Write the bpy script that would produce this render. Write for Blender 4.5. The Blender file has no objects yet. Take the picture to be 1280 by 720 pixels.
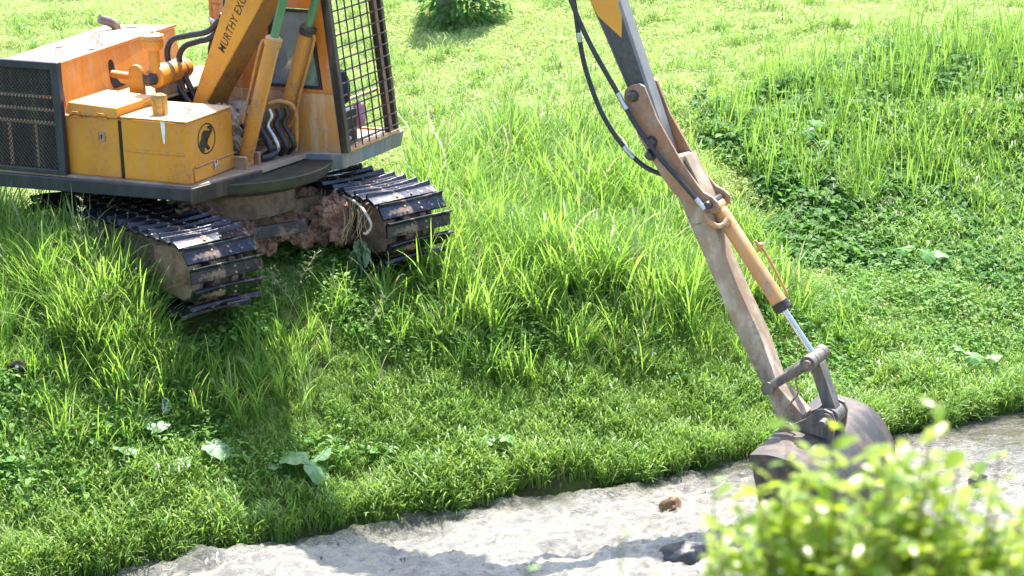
import bpy, bmesh, math, random
import numpy as np
from mathutils import Vector, Matrix, Euler
R = math.radians
PI = math.pi
rng = np.random.default_rng(7)
random.seed(7)

# ------------------------------------------------------------------ camera, world, sun, exposure
sc = bpy.context.scene
COL = sc.collection
CAM_H = 5.85
cd = bpy.data.cameras.new('camera')
cd.sensor_width = 36.0
cd.lens = 84.375
cd.clip_start = 0.1
cd.clip_end = 3000
cd.dof.use_dof = True
cd.dof.focus_distance = 20.2
cd.dof.aperture_fstop = 3.6
cam = bpy.data.objects.new('camera', cd)
COL.objects.link(cam)
cam.location = (0, 0, CAM_H)
cam.rotation_euler = (R(90 - 17), 0, 0)
sc.camera = cam

SUN_AZ = 78.0      # degrees from +X, counter-clockwise
SUN_EL = 64.0
w = bpy.data.worlds.new('World')
sc.world = w
w.use_nodes = True
nt = w.node_tree
nt.nodes.clear()
sky = nt.nodes.new('ShaderNodeTexSky')
sky.sky_type = 'NISHITA'
sky.sun_disc = False
sky.sun_elevation = R(SUN_EL)
sky.sun_rotation = R(90 - SUN_AZ)
sky.air_density = 1.0
sky.dust_density = 2.0
bg = nt.nodes.new('ShaderNodeBackground')
bg.inputs['Strength'].default_value = 0.15
wo = nt.nodes.new('ShaderNodeOutputWorld')
nt.links.new(sky.outputs[0], bg.inputs[0])
nt.links.new(bg.outputs[0], wo.inputs[0])
sd = bpy.data.lights.new('sun', 'SUN')
sd.energy = 3.9
sd.angle = R(0.5)
sd.color = (1.0, 0.95, 0.86)
so = bpy.data.objects.new('sun', sd)
COL.objects.link(so)
sdir = Vector((math.cos(R(SUN_EL)) * math.cos(R(SUN_AZ)), math.cos(R(SUN_EL)) * math.sin(R(SUN_AZ)), math.sin(R(SUN_EL))))
so.rotation_euler = sdir.to_track_quat('Z', 'Y').to_euler()
so.location = (0, 20, 30)
sc.view_settings.view_transform = 'Standard'
sc.view_settings.look = 'None'
sc.view_settings.gamma = 1.0
sc.view_settings.use_curve_mapping = False
sc.view_settings.exposure = 1.82
sc.render.engine = 'CYCLES'
sc.cycles.max_bounces = 8
sc.cycles.transparent_max_bounces = 12

# ------------------------------------------------------------------ helpers
def tag(o, label=None, cat=None, group=None, kind=None):
    if label: o['label'] = label
    if cat: o['category'] = cat
    if group: o['group'] = group
    if kind: o['kind'] = kind
    return o

def link(name, me, parent=None):
    o = bpy.data.objects.new(name, me)
    COL.objects.link(o)
    if parent is not None:
        o.parent = parent
    return o

def empty(name, loc=(0, 0, 0), rot=(0, 0, 0)):
    o = bpy.data.objects.new(name, None)
    COL.objects.link(o)
    o.location = loc
    o.rotation_euler = rot
    o.empty_display_size = 0.2
    return o

class MB:
    """collects shapes, then links them as ONE mesh object"""
    def __init__(s):
        s.v = []
        s.f = []
    def add(s, vs, fs):
        n = len(s.v)
        s.v += [tuple(map(float, p)) for p in vs]
        s.f += [tuple(i + n for i in f) for f in fs]
        return s
    def hexa(s, b, t):
        """b, t: four bottom and four top corners, counter-clockwise seen from above"""
        return s.add(list(b) + list(t), [(3, 2, 1, 0), (4, 5, 6, 7), (0, 1, 5, 4), (1, 2, 6, 5), (2, 3, 7, 6), (3, 0, 4, 7)])
    def box(s, x0, x1, y0, y1, z0, z1):
        q = [(x0, y0), (x1, y0), (x1, y1), (x0, y1)]
        return s.hexa([(a, b, z0) for a, b in q], [(a, b, z1) for a, b in q])
    def bar(s, p, q, wd, ht, up=(0, 0, 1)):
        p = Vector(p); q = Vector(q); d = (q - p).normalized()
        u = Vector(up)
        a = d.cross(u)
        if a.length < 1e-4: a = d.cross(Vector((1, 0, 0)))
        a.normalize(); b = a.cross(d).normalized()
        a *= wd / 2; b *= ht / 2
        return s.hexa([p - a - b, p + a - b, p + a + b, p - a + b], [q - a - b, q + a - b, q + a + b, q - a + b])
    def prism(s, pts, a0, a1, axis='y'):
        """polygon extruded along axis; pts are the two remaining coords in order (x,z) for y, (y,z) for x, (x,y) for z"""
        def mk(p, a):
            if axis == 'y': return (p[0], a, p[1])
            if axis == 'x': return (a, p[0], p[1])
            return (p[0], p[1], a)
        n = len(pts)
        vs = [mk(p, a0) for p in pts] + [mk(p, a1) for p in pts]
        fs = [tuple(range(n))[::-1], tuple(range(n, 2 * n))]
        fs += [(i, (i + 1) % n, n + (i + 1) % n, n + i) for i in range(n)]
        return s.add(vs, fs)
    def tube(s, pts, r, n=10, caps=True):
        pts = [Vector(p) for p in pts]
        rs = r if isinstance(r, (list, tuple)) else [r] * len(pts)
        vs = []; fs = []
        ref = None
        for i, p in enumerate(pts):
            if i == 0: d = pts[1] - p
            elif i == len(pts) - 1: d = p - pts[i - 1]
            else: d = (pts[i + 1] - pts[i - 1])
            d.normalize()
            if ref is None:
                ref = d.orthogonal().normalized()
            ref = (ref - d * ref.dot(d))
            if ref.length < 1e-5: ref = d.orthogonal()
            ref.normalize()
            b = d.cross(ref)
            for k in range(n):
                a = 2 * PI * k / n
                vs.append(p + (ref * math.cos(a) + b * math.sin(a)) * rs[i])
        for i in range(len(pts) - 1):
            for k in range(n):
                k2 = (k + 1) % n
                fs.append((i * n + k, i * n + k2, (i + 1) * n + k2, (i + 1) * n + k))
        if caps:
            fs.append(tuple(range(n))[::-1])
            fs.append(tuple((len(pts) - 1) * n + k for k in range(n)))
        return s.add(vs, fs)
    def cyl(s, p, q, r, n=20):
        return s.tube([p, q], r, n)
    def build(s, name, m, parent=None, bev=0.0, smooth=True, seg=2):
        me = bpy.data.meshes.new(name)
        me.from_pydata(s.v, [], s.f)
        me.update()
        bm = bmesh.new(); bm.from_mesh(me)
        bmesh.ops.recalc_face_normals(bm, faces=bm.faces)
        bm.to_mesh(me); bm.free()
        if m is not None: me.materials.append(m)
        if smooth:
            for p in me.polygons: p.use_smooth = True
            me.set_sharp_from_angle(angle=R(38))
        o = link(name, me, parent)
        if bev > 0:
            b = o.modifiers.new('bevel', 'BEVEL')
            b.width = bev; b.segments = seg; b.limit_method = 'ANGLE'; b.angle_limit = R(38)
            b.harden_normals = False
        return o

def smooth_path(pts, n=8):
    """Catmull-Rom through the points"""
    P = [Vector(p) for p in pts]
    P = [P[0] * 2 - P[1]] + P + [P[-1] * 2 - P[-2]]
    out = []
    for i in range(1, len(P) - 2):
        a, b, c, d = P[i - 1], P[i], P[i + 1], P[i + 2]
        for k in range(n):
            t = k / n
            out.append(0.5 * ((2 * b) + (c - a) * t + (2 * a - 5 * b + 4 * c - d) * t * t + (3 * b - a - 3 * c + d) * t ** 3))
    out.append(P[-2])
    return out

# ------------------------------------------------------------------ materials
class NT:
    def __init__(s, name):
        s.m = bpy.data.materials.new(name)
        s.m.use_nodes = True
        s.t = s.m.node_tree
        s.t.nodes.clear()
        s.out = s.n('ShaderNodeOutputMaterial')
    def n(s, typ, **kw):
        nd = s.t.nodes.new(typ)
        for k, v in kw.items():
            if k in nd.inputs: nd.inputs[k].default_value = v
            else: setattr(nd, k, v)
        return nd
    def l(s, a, b): s.t.links.new(a, b)
    def noise(s, scale, detail=4, rough=0.55, vec=None, dist=0.0):
        nd = s.n('ShaderNodeTexNoise')
        nd.inputs['Scale'].default_value = scale
        nd.inputs['Detail'].default_value = detail
        nd.inputs['Roughness'].default_value = rough
        nd.inputs['Distortion'].default_value = dist
        if vec is not None: s.l(vec, nd.inputs['Vector'])
        return nd.outputs['Fac']
    def ramp(s, fac, stops, interp='LINEAR'):
        nd = s.n('ShaderNodeValToRGB')
        cr = nd.color_ramp
        cr.interpolation = interp
        while len(cr.elements) < len(stops): cr.elements.new(0.5)
        for e, (p, c) in zip(cr.elements, stops):
            e.position = p
            e.color = (c, c, c, 1) if isinstance(c, (int, float)) else (*c, 1)
        s.l(fac, nd.inputs[0])
        return nd.outputs[0]
    def mix(s, fac, a, b, mode='MIX'):
        nd = s.n('ShaderNodeMix', data_type='RGBA', blend_type=mode)
        for inp, v in ((nd.inputs[0], fac), (nd.inputs[6], a), (nd.inputs[7], b)):
            if isinstance(v, (int, float)): inp.default_value = v
            elif isinstance(v, tuple): inp.default_value = (*v, 1)
            else: s.l(v, inp)
        return nd.outputs[2]
    def math(s, op, a, b=None):
        nd = s.n('ShaderNodeMath', operation=op)
        for i, v in enumerate((a, b)):
            if v is None: continue
            if isinstance(v, (int, float)): nd.inputs[i].default_value = v
            else: s.l(v, nd.inputs[i])
        return nd.outputs[0]
    def coord(s, which='Object', scale=None):
        tc = s.n('ShaderNodeTexCoord').outputs[which]
        if scale is None: return tc
        mp = s.n('ShaderNodeMapping')
        mp.inputs['Scale'].default_value = scale
        s.l(tc, mp.inputs[0])
        return mp.outputs[0]
    def bump(s, h, strength=0.3, dist=0.01):
        nd = s.n('ShaderNodeBump')
        nd.inputs['Strength'].default_value = strength
        nd.inputs['Distance'].default_value = dist
        s.l(h, nd.inputs['Height'])
        return nd.outputs[0]
    def pbr(s, col, rough=0.5, metal=0.0, normal=None, spec=0.5, **kw):
        p = s.n('ShaderNodeBsdfPrincipled')
        for nm, v in (('Base Color', col), ('Roughness', rough), ('Metallic', metal), ('Specular IOR Level', spec)):
            if isinstance(v, (int, float)): p.inputs[nm].default_value = v
            elif isinstance(v, tuple): p.inputs[nm].default_value = (*v, 1)
            else: s.l(v, p.inputs[nm])
        if normal is not None: s.l(normal, p.inputs['Normal'])
        for k, v in kw.items(): p.inputs[k].default_value = v
        return p
    def done(s, sh):
        s.l(sh, s.out.inputs[0])
        return s.m

def worn_paint(name, base, dirt=(0.42, 0.24, 0.13), rust=(0.10, 0.035, 0.015), dirt_amt=0.5, rust_amt=0.35, rough=0.42, chalk=None, dust=(0.72, 0.62, 0.47), dust_glare_amt=0.6, streak=(9.0, 9.0, 1.2)):
    n = NT(name)
    oc = n.coord('Object')
    oc_s = n.coord('Object', streak)
    big = n.noise(2.1, 5, 0.6, oc)
    streak = n.noise(1.6, 6, 0.62, oc_s)
    fine = n.noise(23, 6, 0.7, oc)
    spots = n.noise(55, 3, 0.6, oc)
    tone = n.mix(n.ramp(big, [(0.3, 0.0), (0.72, 1.0)]), base, tuple(min(1, c * k) for c, k in zip(base, (0.80, 0.70, 0.62))))
    if chalk:
        tone = n.mix(n.ramp(n.noise(1.3, 3, 0.5, oc), [(0.5, 0.0), (0.68, 1.0)]), tone, chalk)
    d = n.math('MULTIPLY', n.ramp(streak, [(0.46, 0.0), (0.66, 1.0)]), dirt_amt)
    c = n.mix(d, tone, dirt)
    d2 = n.math('MULTIPLY', n.ramp(n.math('MULTIPLY', big, fine), [(0.265, 0.0), (0.37, 1.0)]), dirt_amt)
    c = n.mix(d2, c, tuple(x * 0.6 for x in dirt))
    r = n.math('MULTIPLY', n.ramp(n.math('ADD', n.math('MULTIPLY', spots, 0.45), n.math('MULTIPLY', fine, 0.55)), [(0.60, 0.0), (0.67, 1.0)]), rust_amt)
    c = n.mix(r, c, rust)
    # pale dust with sun glare painted in, on what faces up
    gn = n.n('ShaderNodeNewGeometry')
    sz = n.n('ShaderNodeSeparateXYZ'); n.l(gn.outputs['True Normal'], sz.inputs[0])
    upf = n.ramp(sz.outputs[2], [(0.6, 0.0), (0.95, 1.0)])
    dd = n.math('MULTIPLY', upf, n.ramp(n.math('ADD', n.math('MULTIPLY', big, 0.5), n.math('MULTIPLY', fine, 0.5)), [(0.35, 0.55), (0.6, 1.0)]))
    c = n.mix(n.math('MULTIPLY', dd, dust_glare_amt), c, dust)
    # wear along the edges
    bv = n.n('ShaderNodeBevel', samples=2)
    bv.inputs['Radius'].default_value = 0.012
    geo = n.n('ShaderNodeNewGeometry')
    dt = n.n('ShaderNodeVectorMath', operation='DOT_PRODUCT')
    n.l(bv.outputs[0], dt.inputs[0]); n.l(geo.outputs['Normal'], dt.inputs[1])
    edge = n.ramp(n.math('SUBTRACT', 1.0, dt.outputs['Value']), [(0.02, 0.0), (0.14, 1.0)])
    edge = n.math('MULTIPLY', edge, n.ramp(fine, [(0.42, 0.0), (0.56, 1.0)]))
    c = n.mix(n.math('MULTIPLY', edge, 0.75), c, rust)
    ro = n.ramp(fine, [(0.2, rough), (0.8, min(1, rough + 0.3))])
    p = n.pbr(c, ro, 0.0, n.bump(n.math('ADD', fine, big), 0.12, 0.01))
    return n.done(p.outputs[0])

M = {}
M['paint'] = worn_paint('machine_yellow_paint', (0.64, 0.265, 0.016), dirt_amt=0.42, rust_amt=0.55)
M['hood'] = worn_paint('hood_orange_paint', (0.68, 0.255, 0.022), dirt=(0.60, 0.36, 0.18), dirt_amt=0.45, rust_amt=0.7, chalk=(0.66, 0.32, 0.07))
M['orange'] = worn_paint('cab_orange_paint', (0.62, 0.20, 0.016), dirt=(0.50, 0.30, 0.17), dirt_amt=0.8, rust_amt=0.9)
M['cabdust'] = worn_paint('cab_dusty_paint', (0.60, 0.28, 0.08), dirt=(0.58, 0.42, 0.30), dirt_amt=1.0, rust_amt=0.9, chalk=(0.58, 0.40, 0.24))
M['boom'] = worn_paint('boom_yellow_paint', (0.66, 0.30, 0.022), dirt=(0.40, 0.22, 0.10), dirt_amt=0.25, rust_amt=0.5)
M['cylpaint'] = worn_paint('cylinder_paint', (0.58, 0.25, 0.03), dirt=(0.36, 0.22, 0.12), dirt_amt=0.8, rust_amt=0.9)
M['cylstick'] = worn_paint('stick_cylinder_paint', (0.60, 0.30, 0.10), dirt=(0.42, 0.30, 0.20), dirt_amt=0.9, rust_amt=0.8)
M['navy'] = worn_paint('dark_blue_paint', (0.013, 0.016, 0.034), dirt=(0.06, 0.065, 0.10), rust=(0.12, 0.06, 0.03), dirt_amt=0.35, rust_amt=0.8, rough=0.32, dust_glare_amt=0.1)
M['greyblue'] = worn_paint('platform_grey_paint', (0.17, 0.21, 0.25), dirt=(0.36, 0.27, 0.2), rust=(0.10, 0.05, 0.03), dirt_amt=0.8, rust_amt=1.0, rough=0.45)
M['blackpaint'] = worn_paint('black_frame_paint', (0.02, 0.018, 0.016), dirt=(0.20, 0.14, 0.09), dirt_amt=0.35, rust_amt=1.0, rough=0.35, dust_glare_amt=.1)
M['rusty'] = worn_paint('rusty_pink_brown_steel', (0.33, 0.24, 0.165), dirt=(0.46, 0.40, 0.32), rust=(0.12, 0.065, 0.04), dirt_amt=1.0, rust_amt=1.0, rough=0.5, chalk=(0.13, 0.10, 0.08), dust_glare_amt=.1, streak=(5, 5, 2.4))
M['rustplate'] = worn_paint('rusty_orange_steel', (0.36, 0.19, 0.10), dirt=(0.32, 0.25, 0.2), rust=(0.12, 0.045, 0.02), dirt_amt=0.8, rust_amt=1.0, rough=0.5, chalk=(0.16, 0.11, 0.08), streak=(5, 5, 3))
M['darksteel'] = worn_paint('dark_worn_steel', (0.085, 0.09, 0.10), dirt=(0.27, 0.21, 0.16), rust=(0.12, 0.06, 0.035), dirt_amt=0.7, rust_amt=0.9, rough=0.36, dust_glare_amt=.15)
M['bucketsteel'] = worn_paint('bucket_steel', (0.032, 0.032, 0.038), dirt=(0.17, 0.12, 0.09), rust=(0.13, 0.06, 0.035), dirt_amt=0.6, rust_amt=0.8, rough=0.42, dust_glare_amt=0.0, chalk=(0.07, .055, .045), streak=(4, 4, 2))
M['mudshade'] = worn_paint('mud_shade_paint', (0.40, 0.17, 0.02), dirt=(0.22, 0.12, 0.06), dirt_amt=1.0, rust_amt=0.6, chalk=(0.26, 0.12, 0.03))  # mud splashes, with the boom underside's shade painted in as darker colour
M['green'] = worn_paint('green_rod', (0.07, 0.21, 0.085), dirt=(0.2, 0.3, 0.16), dirt_amt=0.3, rust_amt=0.3, rough=0.3)

def simple(name, col, rough=0.5, metal=0.0, var=0.25, scale=18, bumps=0.1, spec=0.5):
    n = NT(name)
    oc = n.coord('Object')
    f = n.noise(scale, 5, 0.6, oc)
    c = n.mix(n.ramp(f, [(0.3, 0.0), (0.7, 1.0)]), tuple(x * (1 - var) for x in col), tuple(min(1, x * (1 + var)) for x in col))
    p = n.pbr(c, rough, metal, n.bump(f, bumps, 0.01), spec)
    return n.done(p.outputs[0])

M['rubber'] = simple('black_rubber', (0.022, 0.024, 0.03), 0.42)
M['dark'] = simple('dark_interior', (0.012, 0.011, 0.010), 0.8)
M['chrome'] = simple('chromed_rod', (0.62, 0.62, 0.64), 0.22, 1.0, 0.08)
M['braid'] = simple('steel_braid', (0.5, 0.5, 0.52), 0.35, 0.9)
M['letter'] = simple('black_lettering', (0.015, 0.013, 0.012), 0.5, 0, 0.5)
M['boltrust'] = simple('rusty_bolt', (0.30, 0.20, 0.13), 0.6, 0.2, 0.5, 40)
M['pinksteel'] = simple('seized_bolt', (0.06, 0.055, 0.055), 0.4, 0.4)
M['whitepaint'] = simple('white_drip', (0.75, 0.74, 0.70), 0.6)
M['red'] = simple('red_plastic', (0.42, 0.02, 0.03), 0.4)
M['cushion'] = simple('dark_blue_seat_cover', (0.02, 0.022, 0.06), 0.7)
M['pink'] = simple('pink_cloth', (0.62, 0.28, 0.42), 0.8, 0, 0.3, 30, 0.5)
M['wood'] = simple('pale_wooden_bar', (0.50, 0.38, 0.24), 0.6)
M['plastic_grey'] = simple('grey_plastic', (0.35, 0.36, 0.37), 0.5)
M['brass'] = simple('brass_cap', (0.45, 0.26, 0.08), 0.4, 0.5, 0.4)
M['olive'] = simple('oily_olive_steel', (0.045, 0.043, 0.03), 0.5, 0, .5, 12)
M['tracksteel'] = None

def mk_track_steel():
    n = NT('polished_track_steel')
    oc = n.coord('Object')
    rnd = n.n('ShaderNodeObjectInfo').outputs['Random']
    f = n.noise(14, 6, 0.7, oc)
    g = n.noise(4.5, 4, 0.6, oc)
    c = n.mix(n.ramp(f, [(0.3, 0.0), (0.7, 1.0)]), (0.018, 0.021, 0.034), (0.055, 0.06, 0.08))
    mud = n.ramp(n.math('ADD', n.math('MULTIPLY', g, 0.6), n.math('MULTIPLY', f, 0.4)), [(0.525, 0.0), (0.60, 1.0)])
    c = n.mix(n.math('MULTIPLY', mud, 0.8), c, (0.24, 0.16, 0.11))
    ro = n.ramp(mud, [(0, 0.24), (1, 0.8)])
    me = n.ramp(mud, [(0, 0.75), (1, 0.0)])
    p = n.pbr(c, ro, me, n.bump(f, 0.15, 0.01))
    return n.done(p.outputs[0])
M['tracksteel'] = mk_track_steel()

def mk_mud(name, a, b, scale=30):
    n = NT(name)
    oc = n.coord('Object')
    f = n.noise(scale, 8, 0.7, oc)
    g = n.noise(scale * 0.2, 4, 0.6, oc)
    c = n.mix(n.ramp(f, [(0.3, 0), (0.7, 1)]), a, b)
    c = n.mix(n.ramp(g, [(0.45, 0), (0.65, 0.7)]), c, tuple(x * 0.5 for x in a))
    p = n.pbr(c, 0.85, 0, n.bump(n.math('ADD', f, g), 0.8, 0.02), 0.3)
    return n.done(p.outputs[0])
M['mud'] = mk_mud('dried_brown_mud', (0.17, 0.11, 0.07), (0.30, 0.20, 0.14))
M['redmud'] = mk_mud('reddish_laterite_mud', (0.22, 0.115, 0.08), (0.40, 0.235, 0.18), 22)
M['duststeel'] = mk_mud('dusty_deck', (0.30, 0.22, 0.16), (0.45, 0.36, 0.28), 16)

def mk_glass():
    n = NT('dusty_cab_glass')
    oc = n.coord('Object')
    f = n.noise(5, 5, 0.6, oc)
    g = n.noise(1.4, 3, 0.5, oc)
    dust = n.ramp(n.math('ADD', n.math('MULTIPLY', f, 0.5), n.math('MULTIPLY', g, 0.5)), [(0.38, 0.35), (0.62, 0.95)])
    p = n.pbr((0.20, 0.25, 0.30), 0.3, 0)
    gl = n.n('ShaderNodeBsdfGlass', Roughness=0.02, IOR=1.05)
    gl.inputs[0].default_value = (0.55, 0.65, 0.68, 1)
    gs = n.n('ShaderNodeBsdfGlossy', Roughness=0.08)
    gs.inputs[0].default_value = (0.8, 0.85, 0.9, 1)
    m0 = n.n('ShaderNodeMixShader'); m0.inputs[0].default_value = 0.14
    n.l(gl.outputs[0], m0.inputs[1]); n.l(gs.outputs[0], m0.inputs[2])
    m1 = n.n('ShaderNodeMixShader')
    n.l(dust, m1.inputs[0]); n.l(m0.outputs[0], m1.inputs[1]); n.l(p.outputs[0], m1.inputs[2])
    return n.done(m1.outputs[0])
M['glass'] = mk_glass()

# ------------------------------------------------------------------ terrain
def ss(a, b, x):
    t = np.clip((x - a) / (b - a), 0, 1)
    return t * t * (3 - 2 * t)

def _hash(ix, iy, seed):
    h = (ix.astype(np.int64) * 374761393 + iy.astype(np.int64) * 668265263 + seed * 982451653) & 0x7fffffff
    h = ((h ^ (h >> 13)) * 1274126177) & 0x7fffffff
    return ((h ^ (h >> 16)) & 0xffffff) / float(0xffffff)

def vnoise(x, y, seed=0):
    x = np.asarray(x, float); y = np.asarray(y, float)
    ix = np.floor(x); iy = np.floor(y)
    fx = x - ix; fy = y - iy
    fx = fx * fx * (3 - 2 * fx); fy = fy * fy * (3 - 2 * fy)
    a = _hash(ix, iy, seed); b = _hash(ix + 1, iy, seed)
    c = _hash(ix, iy + 1, seed); d = _hash(ix + 1, iy + 1, seed)
    return (a * (1 - fx) + b * fx) * (1 - fy) + (c * (1 - fx) + d * fx) * fy

def fbm(x, y, seed=0, oct=4):
    t = 0; a = 0.5; n = 0
    for k in range(oct):
        t = t + a * vnoise(x * 2 ** k + 17.3 * k, y * 2 ** k - 9.1 * k, seed + k)
        n += a; a *= 0.5
    return t / n

WATER = -1.35
def bankline(X):
    return 17.8 + 0.48 * X + 0.30 * (fbm(X * 1.1, X * 0 + 3.3, 5, 4) - 0.5) + 0.12 * (fbm(X * 5.0, X * 0 + 8.3, 6, 3) - 0.5)

def base_height(X, Y):
    X = np.asarray(X, float); Y = np.asarray(Y, float)
    v = Y - bankline(X)
    s = ss(-1.2, 3.6, X)
    left = -1.33 + 1.33 * ss(-0.35, 2.75, v)
    right = -1.32 + 0.48 * ss(-0.2, 2.2, v) + 1.14 * ss(2.2, 7.2, v)
    top = left * (1 - s) + right * s
    # rough ground, calmer under the machine
    rough = ss(1.0, 2.4, np.hypot(X + 2.2, Y - 19.9))
    top = top + rough * ss(0.3, 1.5, v) * (0.22 * (fbm(X * 0.55, Y * 0.55, 11, 3) - 0.5) + 0.08 * (fbm(X * 2.2, Y * 2.2, 21, 3) - 0.5))
    w_ = ss(-0.16, 0.04, v)
    z = top * w_ + (-1.8) * (1 - w_)
    n = Y - (8.6 + 0.25 * X)
    nb = -1.8 + 5.6 * ss(0.0, 1.0, -n / 6.5)
    return np.where(n < 0, nb, z)

def ground_z(x, y):
    return float(base_height(np.array([x]), np.array([y]))[0])

def axis(fine0, fine1, step, far0, far1):
    a = list(np.arange(fine0, fine1 + 1e-6, step))
    x = fine0; d = step
    lo = []
    while x > far0:
        d *= 1.25; x -= d; lo.append(x)
    x = fine1; d = step
    hi = []
    while x < far1:
        d *= 1.25; x += d; hi.append(x)
    return np.array(lo[::-1] + a + hi)

def grid_mesh(name, xs, ys, zf):
    X, Y = np.meshgrid(xs, ys)
    Z = zf(X, Y)
    co = np.stack([X.ravel(), Y.ravel(), Z.ravel()], 1)
    nx, ny = len(xs), len(ys)
    i = np.arange((ny - 1) * (nx - 1)); r = i // (nx - 1); c = i % (nx - 1)
    a = r * nx + c
    f = np.stack([a, a + 1, a + nx + 1, a + nx], 1)
    me = bpy.data.meshes.new(name)
    me.vertices.add(len(co)); me.vertices.foreach_set('co', co.ravel())
    me.loops.add(f.size); me.loops.foreach_set('vertex_index', f.ravel().astype(np.int32))
    me.polygons.add(len(f))
    me.polygons.foreach_set('loop_start', (np.arange(len(f)) * 4).astype(np.int32))
    me.polygons.foreach_set('loop_total', np.full(len(f), 4, np.int32))
    me.update(calc_edges=True)
    me.polygons.foreach_set('use_smooth', np.ones(len(f), bool))
    return me

def mk_ground_mat():
    n = NT('soil_and_moss')
    oc = n.coord('Object')
    f = n.noise(7, 7, 0.7, oc)
    g = n.noise(0.9, 4, 0.6, oc)
    h = n.noise(45, 4, 0.7, oc)
    soil = n.mix(n.ramp(f, [(0.3, 0), (0.7, 1)]), (0.05, 0.035, 0.018), (0.13, 0.085, 0.05))
    green = n.mix(n.ramp(h, [(0.3, 0), (0.7, 1)]), (0.045, 0.085, 0.012), (0.10, 0.16, 0.03))
    c = n.mix(n.ramp(n.math('ADD', n.math('MULTIPLY', g, 0.5), n.math('MULTIPLY', f, 0.5)), [(0.38, 0), (0.52, 1)]), soil, green)
    p = n.pbr(c, 0.9, 0, n.bump(n.math('ADD', f, h), 0.7, 0.03), 0.2)
    return n.done(p.outputs[0])

gm = grid_mesh('ground', axis(-9, 11, 0.1, -600, 600), axis(13, 36, 0.1, -500, 900), base_height)
gm.materials.append(mk_ground_mat())
ground = link('ground', gm)
tag(ground, 'grassy river bank rising from the stream to a level field', kind='structure')

# river
def water_z(X, Y):
    # current runs along the bank: stretch the waves along it
    u = X * 0.90 + Y * 0.43; q = -X * 0.43 + Y * 0.90
    calm = ss(2.6, 4.4, X) * ss(17.5, 19.2, Y)
    amp = 1.0 - 0.75 * calm
    v = (Y - bankline(X))
    big = fbm(u * 0.9, q * 2.0, 31, 3) - 0.5
    mid = np.abs(fbm(u * 1.8 + 2 * big, q * 5.0, 41, 4) - 0.5)
    small = 0.6 * (fbm(u * 7, q * 17, 51, 4) - 0.5) + 0.65 * (0.35 - np.abs(fbm(u * 9 + 3 * big, q * 14, 57, 2) - 0.5) * 2)
    lump = np.exp(-(((X + 2.15) / 0.55) ** 2 + ((Y - 16.45) / 0.22) ** 2)) * 0.13 + np.exp(-(((X - 1.25) / 0.4) ** 2 + ((Y - 17.72) / 0.18) ** 2)) * 0.05
    z = WATER + amp * (0.18 * big - 0.17 * (mid - 0.1) + 0.10 * small) + lump * (0.7 + 0.9 * (fbm(u * 5, q * 8, 61, 3) - 0.2))
    return z - 0.05 * np.exp(-(v / 0.12) ** 2) * amp

def mk_water():
    n = NT('silty_rapid_water')
    mp = n.n('ShaderNodeMapping')
    mp.inputs['Rotation'].default_value = (0, 0, -R(25.6))
    mp.inputs['Scale'].default_value = (0.6, 2.2, 1.0)
    n.l(n.n('ShaderNodeTexCoord').outputs['Object'], mp.inputs[0])
    oc = mp.outputs[0]
    f = n.noise(2.2, 8, 0.72, oc, 0.6)
    g = n.noise(17, 7, 0.78, oc, 0.8)
    k = n.noise(0.55, 3, 0.5, oc)
    body = n.mix(n.ramp(k, [(0.35, 0), (0.65, 1)]), (0.10, 0.09, 0.064), (0.17, 0.152, 0.11))
    fo = n.math('ADD', n.math('MULTIPLY', f, 0.55), n.math('MULTIPLY', g, 0.45))
    at = n.n('ShaderNodeAttribute', attribute_name='turb').outputs['Fac']
    fo = n.math('ADD', fo, n.math('MULTIPLY', n.math('SUBTRACT', at, 0.6), 0.36))
    mp2 = n.n('ShaderNodeMapping')
    mp2.inputs['Rotation'].default_value = (0, 0, -R(25.6)); mp2.inputs['Scale'].default_value = (0.55, 2.6, 1.0)
    n.l(n.n('ShaderNodeTexCoord').outputs['Object'], mp2.inputs[0])
    fl_ = n.noise(30, 5, 0.8, mp2.outputs[0], 1.5)
    fo = n.math('ADD', n.math('MULTIPLY', fo, 0.40), n.math('MULTIPLY', fl_, 0.60))
    foam = n.ramp(fo, [(0.44, 0), (0.485, .45), (0.525, 1)])
    c = n.mix(foam, body, (0.47, 0.447, 0.395))
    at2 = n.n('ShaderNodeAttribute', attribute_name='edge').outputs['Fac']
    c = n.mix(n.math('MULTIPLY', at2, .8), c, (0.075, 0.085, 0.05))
    ro = n.ramp(foam, [(0, 0.04), (1, 0.12)])
    bh = n.math('ADD', n.math('ADD', n.math('MULTIPLY', g, 0.6), f), n.math('MULTIPLY', fl_, 1.3))
    p = n.pbr(c, ro, 0, n.bump(bh, 1.0, 0.10), 0.7)
    p.inputs['IOR'].default_value = 1.4
    p.inputs['Subsurface Weight'].default_value = 0.85
    p.inputs['Subsurface Radius'].default_value = (0.30, 0.27, 0.20)
    p.inputs['Subsurface Scale'].default_value = 0.04
    p.inputs['Coat Weight'].default_value = 1.0
    p.inputs['Coat Roughness'].default_value = 0.04
    n.l(p.inputs['Normal'].links[0].from_socket, p.inputs['Coat Normal'])
    return n.done(p.outputs[0])
wm = grid_mesh('river_water', axis(-5, 6.5, 0.022, -600, 600), axis(14.6, 21.6, 0.022, 0.0, 900), water_z)
co = np.empty(len(wm.vertices) * 3); wm.vertices.foreach_get('co', co); co = co.reshape(-1, 3)
vv = co[:, 1] - bankline(co[:, 0])
a1 = wm.attributes.new('turb', 'FLOAT', 'POINT')
turb = (1 - 0.8 * ss(2.7, 4.2, co[:, 0]) * ss(17.6, 19.0, co[:, 1])) * (1 - 0.55 * ss(-0.55, -0.1, vv + 0.35 * (fbm(co[:, 0] * 2.5, co[:, 1] * 2.5, 77, 3) - 0.5)))
a1.data.foreach_set('value', turb.astype(np.float32))
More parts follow.
